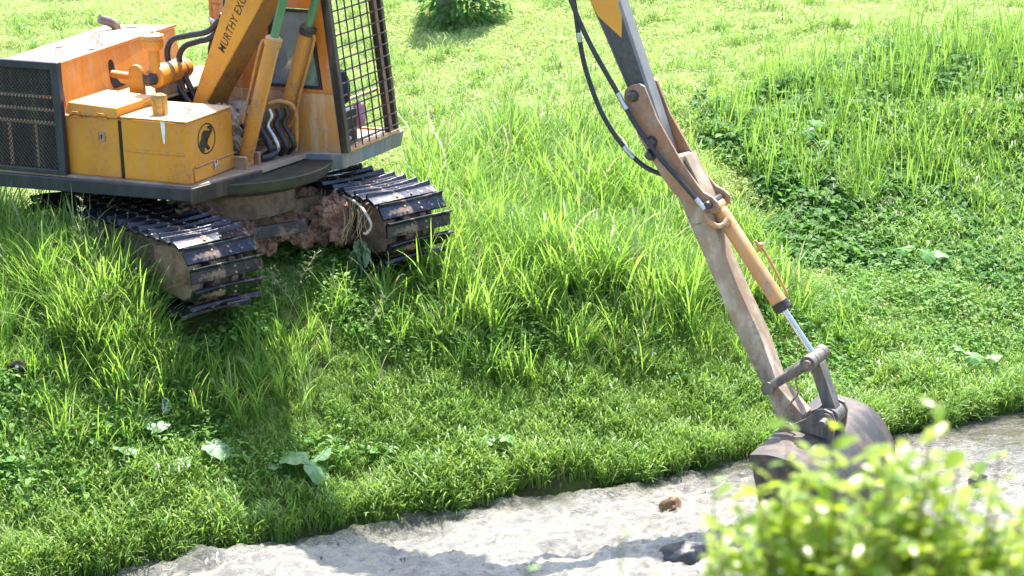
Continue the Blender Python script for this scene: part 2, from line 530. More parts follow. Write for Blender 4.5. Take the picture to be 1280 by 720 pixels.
a2 = wm.attributes.new('edge', 'FLOAT', 'POINT')
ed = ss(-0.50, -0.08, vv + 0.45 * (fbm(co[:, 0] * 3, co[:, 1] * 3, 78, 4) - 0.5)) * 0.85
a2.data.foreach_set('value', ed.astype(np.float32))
wm.materials.append(mk_water())
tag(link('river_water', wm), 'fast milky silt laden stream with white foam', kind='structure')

# ------------------------------------------------------------------ excavator
# local frame: x = forward along the boom, y = towards the far side, z = up
EX_LOC = (-2.36, 19.9, 0.0)
EX = empty('excavator', EX_LOC, (0, -R(2.0), -R(27)))
tag(EX, 'old yellow crawler excavator on the bank reaching its arm down to the stream', 'excavator')
def P(name, label=None, parent=EX, loc=(0, 0, 0), rot=(0, 0, 0)):
    o = empty(name, loc, rot); o.parent = parent
    if label: o['label'] = label
    return o

# --- deck
m = MB()
m.prism([(-1.68, -1.08), (0.325, -1.08), (0.50, -0.36), (0.56, 0.2), (0.56, 1.2), (-1.68, 1.2)], 0.90, 0.945, 'z')
deck = m.build('deck', M['duststeel'], EX, 0.004)
m = MB()
m.hexa([(-1.72, -1.12, .795), (0.335, -1.12, .828), (0.325, -1.05, .828), (-1.72, -1.05, .795)], [(-1.72, -1.12, .915), (0.335, -1.12, .935), (0.325, -1.05, .935), (-1.72, -1.05, .915)])
m.build('side_rail', M['navy'], deck, 0.008)
m = MB()
m.hexa([(0.335, -1.12, .80), (0.52, -0.34, .80), (0.46, -0.33, .80), (0.27, -1.08, .80)], [(0.34, -1.12, .937), (0.53, -0.34, .937), (0.47, -0.33, .937), (0.28, -1.08, .937)])
m.build('front_rail', M['blackpaint'], deck, 0.008)
# slewing ring and centre frame below the deck
m = MB()
m.tube([(0.05, 0, .74), (0.05, 0, .79), (0.05, 0, .89)], [0.66, 0.78, 0.82], 56)
m.build('slewing_ring', M['olive'], EX, 0.01)
# counterweight, mostly beyond the left edge of the photograph
m = MB()
m.prism([(-1.73, -1.08), (-1.73, 1.2), (-2.0, 1.2), (-2.3, 0.7), (-2.38, 0), (-2.3, -.6), (-2.0, -1.08)], 0.80, 1.42, 'z')
m.build('counterweight', M['paint'], EX, 0.03)

# --- engine hood
hd = P('engine_hood')
m = MB()
m.hexa([(-1.76, -1.03, .95), (-.90, -1.03, .95), (-1.05, .98, .95), (-1.80, .90, .95)],
       [(-1.58, -1.06, 1.865), (-.985, -1.06, 1.865), (-1.17, .95, 1.85), (-1.80, .80, 1.85)])
m.build('hood_shell', M['hood'], hd, 0.02)
m = MB()   # folded rim of the lid, drooping over the front
m.bar((-.972, -1.06, 1.862), (-1.158, .95, 1.848), 0.014, 0.02)
m.build('hood_rim', M['hood'], hd, 0.003)
for (x, y, s_) in [(-1.2, -.70, 1), (-1.27, -.12, 1), (-1.42, .12, .8), (-1.12, -.25, .7)]:
    m = MB()
    pts = [(x + 0.045 * s_ * math.cos(a), y, 1.868 + 0.055 * s_ * math.sin(a)) for a in np.linspace(0, PI, 9)]
    m.tube(pts, 0.006, 6)
    m.build('lifting_handle', M['boltrust'], hd)
for (x, y) in [(-1.32, -.93), (-1.12, -.35), (-1.46, -.35)]:
    m = MB(); m.cyl((x, y, 1.862), (x, y, 1.872), 0.035, 14)
    m.build('cover_plate', M['boltrust'], hd, 0.002)
m = MB()   # exhaust stub with rain flap
m.tube(smooth_path([(-1.56, .60, 1.80), (-1.56, .60, 1.87), (-1.59, .55, 1.92), (-1.64, .47, 1.96)], 4), 0.042, 14)
m.build('exhaust_pipe', M['darksteel'], hd)
m = MB(); m.box(-1.52, -1.36, .63, .66, 1.862, 1.868)
m.build('hood_slot', M['dark'], hd)
# slot in the hood front where the intake pipe leaves
def hood_x(y, z):
    k = (z - .95) / .907
    return -.90 - .085 * k - (.0746 + .0175 * k) * (y + 1.05)
pts = [(-.20 + 0.04 * math.cos(a), 1.70 + 0.05 * math.sin(a)) for a in np.linspace(0, PI, 9)] + [(-.24, 1.56), (-.20, 1.50), (-.02, 1.50), (-.10, 1.53), (-.15, 1.58)]
m = MB(); k_ = len(pts)
m.add([(hood_x(y, z) + .004, y, z) for y, z in pts] + [(hood_x(y, z) - .02, y, z) for y, z in pts],
      [tuple(range(k_)), tuple(range(k_, 2 * k_))[::-1]] + [(i, (i + 1) % k_, k_ + (i + 1) % k_, k_ + i) for i in range(k_)])
m.build('intake_opening_shade', M['dark'], hd)  # black plate paints the shade inside the slot
m = MB()
for z in (1.12, 1.86):
    m.bar((hood_x(-1.0, z) + .004, -1.0, z), (hood_x(.9, z) + .004, .9, z), .006, .008)
m.bar((hood_x(-.98, 1.0) + .003, -.98, 1.0), (hood_x(-.98, 1.85) + .003, -.98, 1.85), .006, .006)
m.build('panel_seam', M['rustplate'], hd)

# --- radiator guard of expanded mesh
gd = P('radiator_guard')
m = MB()
y0, y1 = -1.115, -1.055
m.box(-.985, -.905, y0, y1, .945, 1.895)
m.box(-1.86, -1.78, y0, y1, .945, 1.895)
m.box(-1.78, -.985, y0, y1, 1.83, 1.895)
m.box(-1.78, -.985, y0, y1, .945, .985)
m.build('guard_frame', M['navy'], gd, 0.008)
m = MB()
cw, ch, t = 0.036, 0.021, 0.0055
x0, x1, z0, z1 = -1.78, -.985, .985, 1.83
nx = int((x1 - x0) / cw); nz = int((z1 - z0) / ch)
for i in range(nx + 1):
    for j in range(nz + 1):
        cx = x0 + (i + 0.5 * (j % 2)) * cw; cz = z0 + j * ch
        for (dx, dz) in ((cw / 2, ch), (-cw / 2, ch)):
            ex, ez = cx + dx, cz + dz
            if cx < x0 - .001 or ex < x0 - .001 or cx > x1 + .001 or ex > x1 + .001 or ez > z1 + .001: continue
            n_ = Vector((-dz, dx)).normalized() * t / 2
            m.add([(cx - n_.x, -1.085, cz - n_.y), (cx + n_.x, -1.089, cz + n_.y), (ex + n_.x, -1.089, ez + n_.y), (ex - n_.x, -1.085, ez - n_.y)], [(0, 1, 2, 3)])
m.build('guard_mesh', M['blackpaint'], gd, smooth=False)
m = MB()  # tubes and straps of the cooler behind the mesh
for z in (1.36, 1.47, 1.58): m.box(-1.78, -.985, -1.0835, -1.0785, z, z + .03)
m.box(-1.50, -1.46, -1.0825, -1.0785, .99, 1.355)
m.box(-1.22, -1.19, -1.0825, -1.0785, .99, 1.355)
m.build('cooler_strap', M['rustplate'], gd, 0.004)
m = MB(); m.box(-1.77, -.99, -1.078, -1.066, .99, 1.825)
m.build('cooler_core', M['dark'], gd)

# --- tool box with lifting lid
tb = P('tool_box')
m = MB(); m.box(-.955, -.400, -1.035, -.52, .94, 1.445)
m.build('box_body', M['paint'], tb, 0.012)
m = MB(); m.hexa([(-.90, -1.055, 1.452), (-.392, -1.055, 1.452), (-.392, -.50, 1.452), (-.90, -.50, 1.452)],
                 [(-.885, -1.045, 1.56), (-.395, -1.045, 1.54), (-.395, -.50, 1.54), (-.885, -.50, 1.56)])
m.build('lid', M['paint'], tb, 0.012)
for x in (-.79, -.53):
    m = MB()
    m.box(x - .045, x + .045, -1.061, -1.052, 1.436, 1.452)
    m.tube(smooth_path([(x - .035, -1.058, 1.452), (x - .03, -1.075, 1.485), (x + .02, -1.075, 1.487), (x + .035, -1.058, 1.455)], 3), 0.005, 6)
    m.build('hinge', M['paint'], tb, 0.002)
m = MB(); m.box(-.60, -.53, -1.042, -1.0355, 1.25, 1.325)
lk = m.build('lock_plate', M['boltrust'], tb, 0.003)
m = MB(); m.box(-.572, -.560, -1.045, -1.0425, 1.27, 1.305)
m.build('keyhole', M['dark'], lk)
m = MB(); m.box(-.399, -.372, -1.03, -.6, .95, 1.43)
m.build('dark_gap_strip', M['dark'], tb)  # black slab paints the shade in the gap beside the tank

# --- fuel tank
tk = P('fuel_tank')
m = MB(); m.box(-.370, .285, -1.035, -.385, .94, 1.455)
m.build('tank_body', M['paint'], tk, 0.014)
m = MB(); m.prism([(-.370, -1.042), (.292, -1.042), (.292, -.378), (-.370, -.378)], 1.4565, 1.470, 'z')
m.build('tank_top', M['paint'], tk, 0.004)
m = MB()
m.box(-.33, .24, -1.043, -1.0355, 1.180, 1.205)
m.build('pressed_rib', M['paint'], tk, 0.005)
m = MB()
m.box(.2855, .298, -.985, -.405, .955, 1.065)
dr = m.build('drawer', M['paint'], tk, 0.006)
m = MB(); m.box(.2855, .303, -.975, -.395, 1.072, 1.084)
m.build('drawer_lip', M['paint'], tk, 0.004)
m = MB(); m.box(.299, .318, -.715, -.665, 1.005, 1.055)
pk = m.build('padlock', M['braid'], dr, 0.006)
m = MB(); m.tube(smooth_path([(.309, -.708, 1.053), (.309, -.706, 1.083), (.309, -.674, 1.083), (.309, -.672, 1.053)], 4), 0.005, 6)
m.build('shackle', M['braid'], pk)
# filler neck
fl = P('fuel_filler', None, tk)
m = MB(); m.tube([(-.10, -.86, 1.47), (-.10, -.86, 1.60)], [.058, .058], 20)
m.build('filler_neck', M['brass'], fl)
m = MB(); m.tube([(-.10, -.86, 1.601), (-.10, -.86, 1.618), (-.10, -.86, 1.64)], [.064, .064, .05], 20)
m.box(-.05, -.028, -.885, -.835, 1.47, 1.635)
m.build('filler_cap', M['brass'], fl, 0.003)
m = MB(); m.bar((-.15, -.90, 1.60), (-.21, -.93, 1.56), 0.02, 0.012)
m.build('cap_handle', M['brass'], fl)
m = MB()
m.prism([(.030, 1.456), (.072, 1.456), (.070, 1.36), (.064, 1.31), (.060, 1.272), (.046, 1.272), (.040, 1.33), (.034, 1.39)], -1.0385, -1.0362, 'y')
m.build('paint_drip', M['whitepaint'], tk)
for (x, y, a) in [(.12, -.75, 0), (.20, -.83, 1.2), (.02, -.62, 2.0)]:
    m = MB()
    m.tube([(x + .03 * math.cos(t_ + a), y + .018 * math.sin(t_ + a), 1.474 + .02 * max(0, math.sin(t_))) for t_ in np.linspace(0, 5, 10)], 0.004, 5)
    m.build('wire_scrap', M['boltrust'], tk)
# emblem: ring and rearing elephant
ey, ez, er = -.772, 1.277, .128
m = MB()
N_ = 48
vs = []; fs = []
for i in range(N_):
    a = 2 * PI * i / N_
    for r_, x_ in ((er, .2882), (er - .011, .2882)):
        vs.append((x_, ey + r_ * math.cos(a), ez + r_ * math.sin(a)))
for i in range(N_):
    j = (i + 1) % N_
    fs.append((2 * i, 2 * j, 2 * j + 1, 2 * i + 1))
m.add(vs, fs)
ele = [(343,233),(358,220),(380,226),(394,250),(388,280),(370,297),(354,296),(345,302),(330,305),(322,303),(325,325),(332,352),(335,366),(350,375),(362,395),(352,413),(337,410),(340,396),(325,385),(312,388),(302,398),(312,410),(300,421),(285,414),(274,390),(265,352),(272,328),(288,304),(290,282),(300,258),(318,244),(333,250),(345,262),(356,272),(370,266),(371,250),(362,240),(352,245)]
bm = bmesh.new()
bv_ = [bm.verts.new((.2884, ey + (x - 336) / 75 * er * .93, ez + (317 - (y + (x - 336) * -0.02)) / 118 * er * .96)) for x, y in ele]
fc = bm.faces.new(bv_)
bmesh.ops.triangulate(bm, faces=[fc])
me_e = bpy.data.meshes.new('e'); bm.to_mesh(me_e); bm.free()
m.add([v.co for v in me_e.vertices], [tuple(p.vertices) for p in me_e.polygons])
em = m.build('elephant_emblem', M['letter'], tk, smooth=False)

# --- engine cover, air cleaner, pipes
m = MB(); m.box(-.955, -.52, -.46, .95, .95, 1.46)
ec = m.build('engine_cover', M['dark'], EX, 0.008)
m = MB(); m.hexa([(-.95, -.44, 1.465), (-.42, -.44, 1.465), (-.42, .98, 1.465), (-.95, .98, 1.465)], [(-.95, -.44, 1.495), (-.42, -.44, 1.495), (-.42, .98, 1.495), (-.95, .98, 1.495)])
m.build('cover_plate', M['duststeel'], ec, 0.006)
m = MB(); m.box(-.36, -.02, -.33, 1.0, .95, 1.36)
m.build('valve_housing', M['duststeel'], EX, 0.01)
ac = P('air_cleaner', None, EX, (.085, 0, 0))
m = MB(); m.tube([(-.56, -.39, 1.665), (-.56, -.375, 1.665), (-.56, .04, 1.665), (-.56, .09, 1.665), (-.56, .115, 1.665)], [.078, .095, .095, .08, .04], 28)
m.build('canister', M['paint'], ac)
m = MB(); m.tube([(-.56, -.20, 1.665), (-.56, -.205, 1.665)], [.1, .1], 28)
for yy in (-.24, -.02): m.tube([(-.56, yy, 1.665), (-.56, yy + .018, 1.665)], [.0985, .0985], 28)
m.build('clamp_band', M['rustplate'], ac)
m = MB(); m.tube([(-.56, -.36, 1.70), (-.56, -.36, 1.95)], [.05, .046], 18)
m.build('intake_stack', M['paint'], ac)
m = MB(); m.tube([(-.56, -.36, 1.885), (-.56, -.36, 1.905), (-.56, -.36, 1.925), (-.56, -.36, 1.98), (-.56, -.36, 1.985), (-.56, -.36, 2.02), (-.56, -.36, 2.035)], [.05, .075, .085, .088, .098, .092, .05], 26)
m.tube([(-.56, -.36, 2.03), (-.56, -.36, 2.055)], .012, 8)
m.build('pre_cleaner', M['paint'], ac)
m = MB(); m.tube([(-.56, -.38, 1.655), (-.585, -.46, 1.65)], [.055, .05], 16)
m.build('rubber_elbow', M['rubber'], ac)
m = MB(); m.tube(smooth_path([(-1.06, -.28, 1.645), (-.93, -.31, 1.645), (-.75, -.34, 1.645), (-.68, -.36, 1.645)], 4), .033, 14)
m.build('intake_pipe', M['paint'], ac)
m = MB()
br = [(-.80, 1.50), (-.80, 1.66)] + [(-.725 + .075 * math.cos(a), 1.69 + .075 * math.sin(a)) for a in np.linspace(PI, 0, 9)] + [(-.65, 1.50)]
m.prism(br, -.415, -.385, 'y')
m.build('bracket', M['paint'], ac, 0.004)
m = MB(); m.box(-.62, -.50, -.30, -.02, 1.50, 1.585)
m.build('mount', M['rustplate'], ac, 0.005)

# --- boom: box section, foot hidden behind the tank, knee beyond the frame
bw = .185
boom = P('boom')
side = [(-.36, 1.16), (-.229, 1.461), (.159, 2.316), (.72, 3.35), (1.15, 3.82), (1.9, 4.02), (3.25, 3.72), (3.36, 3.52), (3.2, 3.40), (1.95, 3.30), (1.40, 3.22), (.537, 2.333), (-.102, 1.421), (-.22, 1.14)]
m = MB(); m.prism(side, -bw, bw, 'y')
bb = m.build('boom_box', M['boom'], boom, 0.012)
bb.data.materials.append(M['mudshade'])
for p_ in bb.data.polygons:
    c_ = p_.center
    if abs(c_.y) < .05 and p_.normal.x > .3 and c_.z < 3.2: p_.material_index = 1  # underside faces take the mud and painted shade
m = MB(); m.cyl((-.27, -bw - .07, 1.19), (-.27, bw + .07, 1.19), .075, 24)
m.build('foot_pin', M['darksteel'], boom, 0.006)
m = MB()
for s_ in (-1, 1): m.prism([(-.5, .945), (-.02, .945), (-.16, 1.27), (-.34, 1.27)], s_ * (bw + .02), s_ * (bw + .05), 'y')
m.build('foot_bracket', M['duststeel'], boom, 0.008)
# lettering up the near side
fc_ = bpy.data.curves.new('lettering', 'FONT')
fc_.body = 'MURTHY EXC'
fc_.size = .135; fc_.extrude = .0004; fc_.offset = .0007; fc_.shear = 0.18; fc_.space_character = 1.08
to = bpy.data.objects.new('tmp', fc_)
COL.objects.link(to)
dg = bpy.context.evaluated_depsgraph_get()
tm = bpy.data.meshes.new_from_object(to.evaluated_get(dg))
bpy.data.objects.remove(to)
tm.materials.clear(); tm.materials.append(M['letter'])
lo = link('lettering', tm, boom)
d = Vector((.50, 0, .90)).normalized()
xv = d; zv = Vector((0, -1, 0)); yv = zv.cross(xv)
mat = Matrix((xv, yv, zv)).transposed().to_4x4()
mat = mat @ Matrix.Diagonal((0.60, .78, 1, 1))
mat.translation = Vector((.112, -bw - .0012, 1.862))
lo.matrix_local = mat

# --- boom cylinders
def cyl_part(name, p0, p1, p2, r, rod_r, mb, mr, cap=None, pipe=0):
    c = P(name)
    p0, p1, p2 = Vector(p0), Vector(p1), Vector(p2)
    d = (p1 - p0).normalized()
    m = MB(); m.tube([p0, p0 + d * .03, p1 - d * .001, p1], [r * .8, r, r, r], 24)
    m.build('barrel', mb, c, 0.003)
    m = MB(); m.tube([p1 - d * .06, p1 + d * .005, p1 + d * .02], [r * 1.13, r * 1.13, r * .8], 24)
    m.build('gland', cap or mb, c, 0.003)
    m = MB(); m.cyl(p1 - d * .02, p2, rod_r, 20)
    m.build('rod', mr, c)
    a = Vector((0, 1, 0))
    m = MB(); m.cyl(p0 - d * .03 - a * r * 1.1, p0 - d * .03 + a * r * 1.1, r * .85, 20)
    m.build('base_eye', mb, c, 0.004)
    if pipe:
        sd_ = (Vector((0, 1, 0)).cross(d)).normalized()      # forward-down side or rear
        off = sd_ * (r + .03) * pipe + Vector((0, -r * .3, 0))
        pts = [p1 - d * .06 + off * .5, p1 - d * .08 + off, p0.lerp(p1, .5) + off, p0.lerp(p1, .28) + off]
        if pipe > 0: pts += [p0.lerp(p1, .2) + off * 1.0 + Vector((-.03, -.05, -.02)), p0.lerp(p1, .19) + off * 1.2 + Vector((-.16, -.09, -.01))]
        m = MB(); m.tube(smooth_path(pts, 5), .013, 8)
        m.build('hard_line', mb, c)
    return c
cyl_part('boom_cylinder', (.335, -.3, 1.0), (.69, -.3, 2.04), (1.30, -.3, 3.82), .063, .036, M['cylpaint'], M['green'], M['cylpaint'], -1)
cyl_part('boom_cylinder', (.285, .29, 1.0), (.655, .29, 2.03), (1.29, .29, 3.82), .063, .036, M['cylpaint'], M['green'], M['blackpaint'], 1)
m = MB(); m.cyl((.30, -.40, .97), (.30, .40, .97), .045, 16)
m.box(.22, .42, -.42, -.38, .90, 1.05); m.box(.22, .42, -.22, -.19, .90, 1.05); m.box(.22, .42, .19, .22, .90, 1.05)
m.build('cylinder_mount', M['rustplate'], EX, 0.006)

# --- hose bundle at the front of the deck
hs = P('hose_bundle')
for i, (y, dx) in enumerate([(-.02, 0), (.05, .03), (.12, .07), (.18, .11)]):
    m = MB()
    m.tube(smooth_path([(.34 + dx, y, 1.36), (.36 + dx, y, 1.30), (.33 + dx, y - .02, 1.22), (.40 + dx, y - .03, 1.12), (.42 + dx, y - .02, 1.03), (.34 + dx, y, .965)], 6), .022 if i % 2 else .028, 10)
    m.build('hose', M['rubber'] if i != 1 else M['braid'], hs)
m = MB()
m.tube(smooth_path([(.20, -.02, .98), (.28, -.10, .975), (.40, -.12, .98), (.44, .0, 1.0)], 6), .03, 10)
m.build('hose', M['rubber'], hs)
m = MB()
m.tube(smooth_path([(.30, .16, 1.38), (.40, .20, 1.40), (.52, .22, 1.34), (.52, .22, 1.1), (.50, .22, .98)], 6), .02, 10)
m.build('hose', M['cylpaint'], hs)
# big loops behind the boom foot
for k, pts in enumerate(([(-.30, -.10, 1.36), (-.40, -.12, 1.52), (-.50, -.13, 1.78), (-.46, -.12, 1.93), (-.30, -.10, 1.98), (-.12, -.06, 2.02), (-.02, -.02, 2.12)],
                         [(-.27, -.04, 1.36), (-.36, -.05, 1.55), (-.44, -.05, 1.75), (-.38, -.05, 1.87), (-.25, -.04, 1.92), (-.12, -.02, 1.96), (.0, .0, 2.08)])):
    m = MB(); m.tube(smooth_path(pts, 7), .026, 12)
    m.build('hose', M['rubber'], hs)
m = MB(); m.tube(smooth_path([(-.18, .1, 1.60), (-.22, .1, 1.72), (-.20, .08, 1.86), (-.12, .05, 1.98), (-.02, .02, 2.16)], 6), .022, 10)
m.build('hose', M['rubber'], hs)
m = MB(); m.tube(smooth_path([(-.30, .25, 2.06), (-.18, .2, 2.03), (-.08, .1, 2.06), (.04, .05, 2.22)], 5), .02, 10)
m.tube(smooth_path([(-.26, .15, 1.94), (-.14, .1, 1.95), (-.04, .05, 2.05), (.06, .0, 2.2)], 5), .018, 10)
m.build('hard_line', M['braid'], hs)

# --- cab
cab = P('cab', None, EX, (-.066, 0, -.03))
cy0, cy1 = .38, 1.28
def fx(z): return .93 - (z - 1.0) * .095      # the sloping front
zt = 2.72
m = MB()   # near side wall round the window: lower panel, front strip, rear strip, head
m.hexa([(-.30, cy0, .95), (.93, cy0, .95), (.93, cy0 + .035, .95), (-.30, cy0 + .035, .95)], [(-.30, cy0, 1.48), (fx(1.48), cy0, 1.48), (fx(1.48), cy0 + .035, 1.48), (-.30, cy0 + .035, 1.48)])
lowp = m.build('lower_panel', M['cabdust'], cab, 0.006)
m = MB()
def wall(xa0, xa1, z0, xb0, xb1, z1, y=cy0 + .002, t=.032):
    m.hexa([(xa0, y, z0), (xa1, y, z0), (xa1, y + t, z0), (xa0, y + t, z0)], [(xb0, y, z1), (xb1, y, z1), (xb1, y + t, z1), (xb0, y + t, z1)])
wall(.775, fx(1.48), 1.481, .70, fx(2.2), 2.20)
wall(.70, fx(2.2), 2.201, .70, fx(zt), zt)
wall(-.30, .20, 1.481, -.30, .28, 2.20)
wall(.20, .775, 1.481, .20, .77, 1.515)
wall(-.30, .70, 2.201, -.30, .70, zt)
m.build('side_panel', M['orange'], cab, 0.004)
# window
wd = P('side_window', None, cab)
def quadwin(yy, t, inset):
    a = [(.21 + inset, 1.516 + inset), (.765 - inset, 1.516 + inset), (.692 - inset, 2.195 - inset), (.285 + inset, 2.195 - inset)]
    return a
m = MB()
o_ = quadwin(0, 0, 0); i_ = quadwin(0, 0, .028)
vs = []; fs = []
for k in range(4):
    vs += [(o_[k][0], cy0 - .006, o_[k][1]), (i_[k][0], cy0 - .006, i_[k][1]), (o_[k][0], cy0 + .02, o_[k][1]), (i_[k][0], cy0 + .02, i_[k][1])]
for k in range(4):
    a, b = 4 * k, 4 * ((k + 1) % 4)
    fs += [(a, b, b + 1, a + 1), (a + 1, b + 1, b + 3, a + 3), (a + 2, a + 3, b + 3, b + 2), (a, a + 2, b + 2, b)]
m.add(vs, fs); m.build('dark_gap_strip', M['rubber'], wd, 0.002)
m = MB(); m.prism(i_, cy0 + .005, cy0 + .009, 'y')
m.build('pane', M['glass'], wd, smooth=False)
# narrow rear window with rubber seal
m = MB()
ov = [(-.13 + .05 * math.cos(a), 2.20 + .12 * math.sin(a)) for a in np.linspace(0, 2 * PI, 24, endpoint=False)]
vs = [(x, cy0 - .006, z) for x, z in ov] + [(-.13 + (x + .13) * .68, cy0 - .006, 2.20 + (z - 2.20) * .85) for x, z in ov]
m.add(vs, [(i, (i + 1) % 24, 24 + (i + 1) % 24, 24 + i) for i in range(24)])
rw = m.build('rear_light', M['rubber'], cab)
m = MB(); m.prism([(-.13 + (x + .13) * .7, 2.20 + (z - 2.20) * .86) for x, z in ov], cy0 - .004, cy0 - .002, 'y')
m.build('pane', M['glass'], rw, smooth=False)
# far side: open door way, posts and sill
m = MB()
m.box(-.30, .93, cy1 - .035, cy1, .95, 1.0)
m.hexa([(.86, cy1 - .05, 1.1), (.93, cy1 - .05, 1.1), (.93, cy1, 1.1), (.86, cy1, 1.1)], [(fx(zt) - .07, cy1 - .05, zt), (fx(zt), cy1 - .05, zt), (fx(zt), cy1, zt), (fx(zt) - .07, cy1, zt)])
m.box(-.30, -.18, cy1 - .05, cy1, 1.1, zt)
m.build('far_frame', M['orange'], cab, 0.006)
m = MB(); m.box(-.335, -.302, cy0, cy1, .95, zt)
m.build('rear_wall', M['orange'], cab, 0.006)
m = MB(); m.prism([(-.34, cy0 - .02), (fx(zt) + .03, cy0 - .02), (fx(zt) + .03, cy1 + .02), (-.34, cy1 + .02)], zt + .002, zt + .06, 'z')
m.build('roof', M['orange'], cab, 0.02)
m = MB(); m.box(-.30, .92, cy0 + .04, cy1 - .04, .947, .985)
m.build('floor_plate', M['duststeel'], cab)
# windscreen guard: frame with a welded grid
wg = P('windscreen_guard', None, cab)
def gp(l, z, dx=0.0): return (fx(z) + .03 + dx, l, z)
m = MB()
m.bar(gp(cy0 + .02, .98), gp(cy0 + .02, zt), .055, .075, (1, 0, 0))
m.bar(gp(cy1 - .02, .98), gp(cy1 - .02, zt), .045, .045, (1, 0, 0))
m.bar(gp(cy1 - .16, .98), gp(cy1 - .16, zt), .035, .045, (1, 0, 0))
m.build('guard_post', M['blackpaint'], wg, 0.006)
m = MB(); m.bar(gp(cy1 - .085, 1.0, -.02), gp(cy1 - .085, zt, -.02), .05, .03, (1, 0, 0))
m.build('rusty_post', M['rustplate'], wg, 0.004)
m = MB(); m.bar(gp(cy0 + .05, .995, .0), gp(cy1, .995, .0), .06, .035)
m.build('guard_sill', M['cabdust'], wg, 0.005)
m = MB()
for k in range(18):
    z = 1.055 + .102 * k
    if z > zt: break
    m.tube([gp(cy0 + .02, z, .022), gp(cy1 - .0, z, .022)], .0075, 6)
for k in range(6):
    l = cy0 + .135 + .118 * k
    m.tube([gp(l, 1.0, .030), gp(l, zt, .030)], .0070, 6)
m.build('guard_grid', M['blackpaint'], wg)
m = MB(); m.bar((.80, cy0 + .05, 1.36), (.80, cy1 - .04, 1.36), .03, .028)
m.build('hand_rail', M['wood'], cab, 0.004)
m = MB()
m.box(.10, .58, .52, .98, 1.20, 1.32)
m.hexa([(.0, .50, 1.25), (.14, .50, 1.25), (.14, 1.0, 1.25), (.0, 1.0, 1.25)], [(-.08, .54, 1.82), (.04, .54, 1.82), (.04, .96, 1.82), (-.08, .96, 1.82)])
m.build('driver_seat', M['cushion'], cab, 0.04, seg=3)
m = MB(); m.box(.05, .45, .52, .92, .986, 1.215)
m.build('seat_base', M['dark'], cab, 0.01)
m = MB(); m.box(.72, .84, .60, .80, .986, 1.28); m.tube([(.70, .48, 1.3), (.66, .46, 1.6)], .012, 8); m.tube([(.70, .58, 1.3), (.66, .57, 1.58)], .012, 8)
m.build('control_levers', M['rubber'], cab, 0.01)
# platform skirt below the cab
m = MB()
m.hexa([(.36, cy0 - .125, .815), (.872, cy0 - .005, .805), (.89, 1.35, .805), (.36, 1.35, .815)], [(.36, cy0 - .135, .944), (.885, cy0 - .015, .944), (.905, 1.39, .944), (.36, 1.39, .944)])
m.build('cab_platform', M['greyblue'], EX, 0.01)

# --- stick (dipper)
st = P('stick')
m = MB()   # upper yellow-black arm
up_side = [(3.20, 3.72), (3.02, 3.36), (3.439, 2.458), (3.743, 1.79), (3.90, 1.45), (3.99, 1.22), (4.08, 1.20), (4.10, 1.29), (3.99, 1.62), (3.70, 2.46), (3.50, 3.05), (3.42, 3.72)]
m.prism(up_side, -.085, .085, 'y')
ua = m.build('upper_arm', None, st, 0.02)
def mk_arm():
    n = NT('arm_yellow_over_black')
    tc = n.coord('Object')
    sx = n.n('ShaderNodeSeparateXYZ'); n.l(tc, sx.inputs[0])
    # v: distance down the arm; q: distance across it
    v_ = n.math('ADD', n.math('MULTIPLY', n.math('SUBTRACT', sx.outputs[0], 3.44), .414), n.math('MULTIPLY', n.math('SUBTRACT', 2.46, sx.outputs[2]), .91))
    q_ = n.math('ADD', n.math('MULTIPLY', n.math('SUBTRACT', sx.outputs[0], 3.44), .91), n.math('MULTIPLY', n.math('SUBTRACT', sx.outputs[2], 2.46), .414))
    # painted tongue: yellow reaches furthest down at q = .19 on the side
    t_ = n.math('SUBTRACT', n.math('SUBTRACT', .38, n.math('MULTIPLY', n.math('ABSOLUTE', n.math('SUBTRACT', q_, .13)), 2.0)), v_)
    side_ = n.ramp(t_, [(0.0, 0.0), (0.01, 1.0)])
    sy = n.math('ABSOLUTE', sx.outputs[1])
    tf = n.math('SUBTRACT', n.math('ADD', .06, n.math('MULTIPLY', n.math('ABSOLUTE', n.math('SUBTRACT', sy, .03)), 1.2)), v_)
    front_ = n.ramp(tf, [(0.0, 0.0), (0.01, 1.0)])
    isside = n.math('GREATER_THAN', sy, .0845)
    fac = n.mix(isside, front_, side_)
    fine = n.noise(30, 6, .7, tc)
    big = n.noise(3, 4, .6, tc)
    ye = n.mix(n.ramp(big, [(.35, 0), (.7, 1)]), (0.66, 0.30, 0.03), (0.58, 0.26, 0.035))
    bl = n.mix(n.ramp(fine, [(.35, 0), (.7, 1)]), (0.028, 0.028, 0.036), (0.07, 0.07, 0.08))
    bl = n.mix(isside, n.mix(n.ramp(big, [(.4, 0), (.65, 1)]), (0.12, .125, .13), (.2, .19, .18)), bl)
    c = n.mix(fac, bl, ye)
    c = n.mix(n.ramp(fine, [(.66, 0), (.72, .8)]), c, (.12, .06, .03))
    return n.done(n.pbr(c, .42, 0, n.bump(fine, .12, .01)).outputs[0])
ua.data.materials.append(mk_arm())
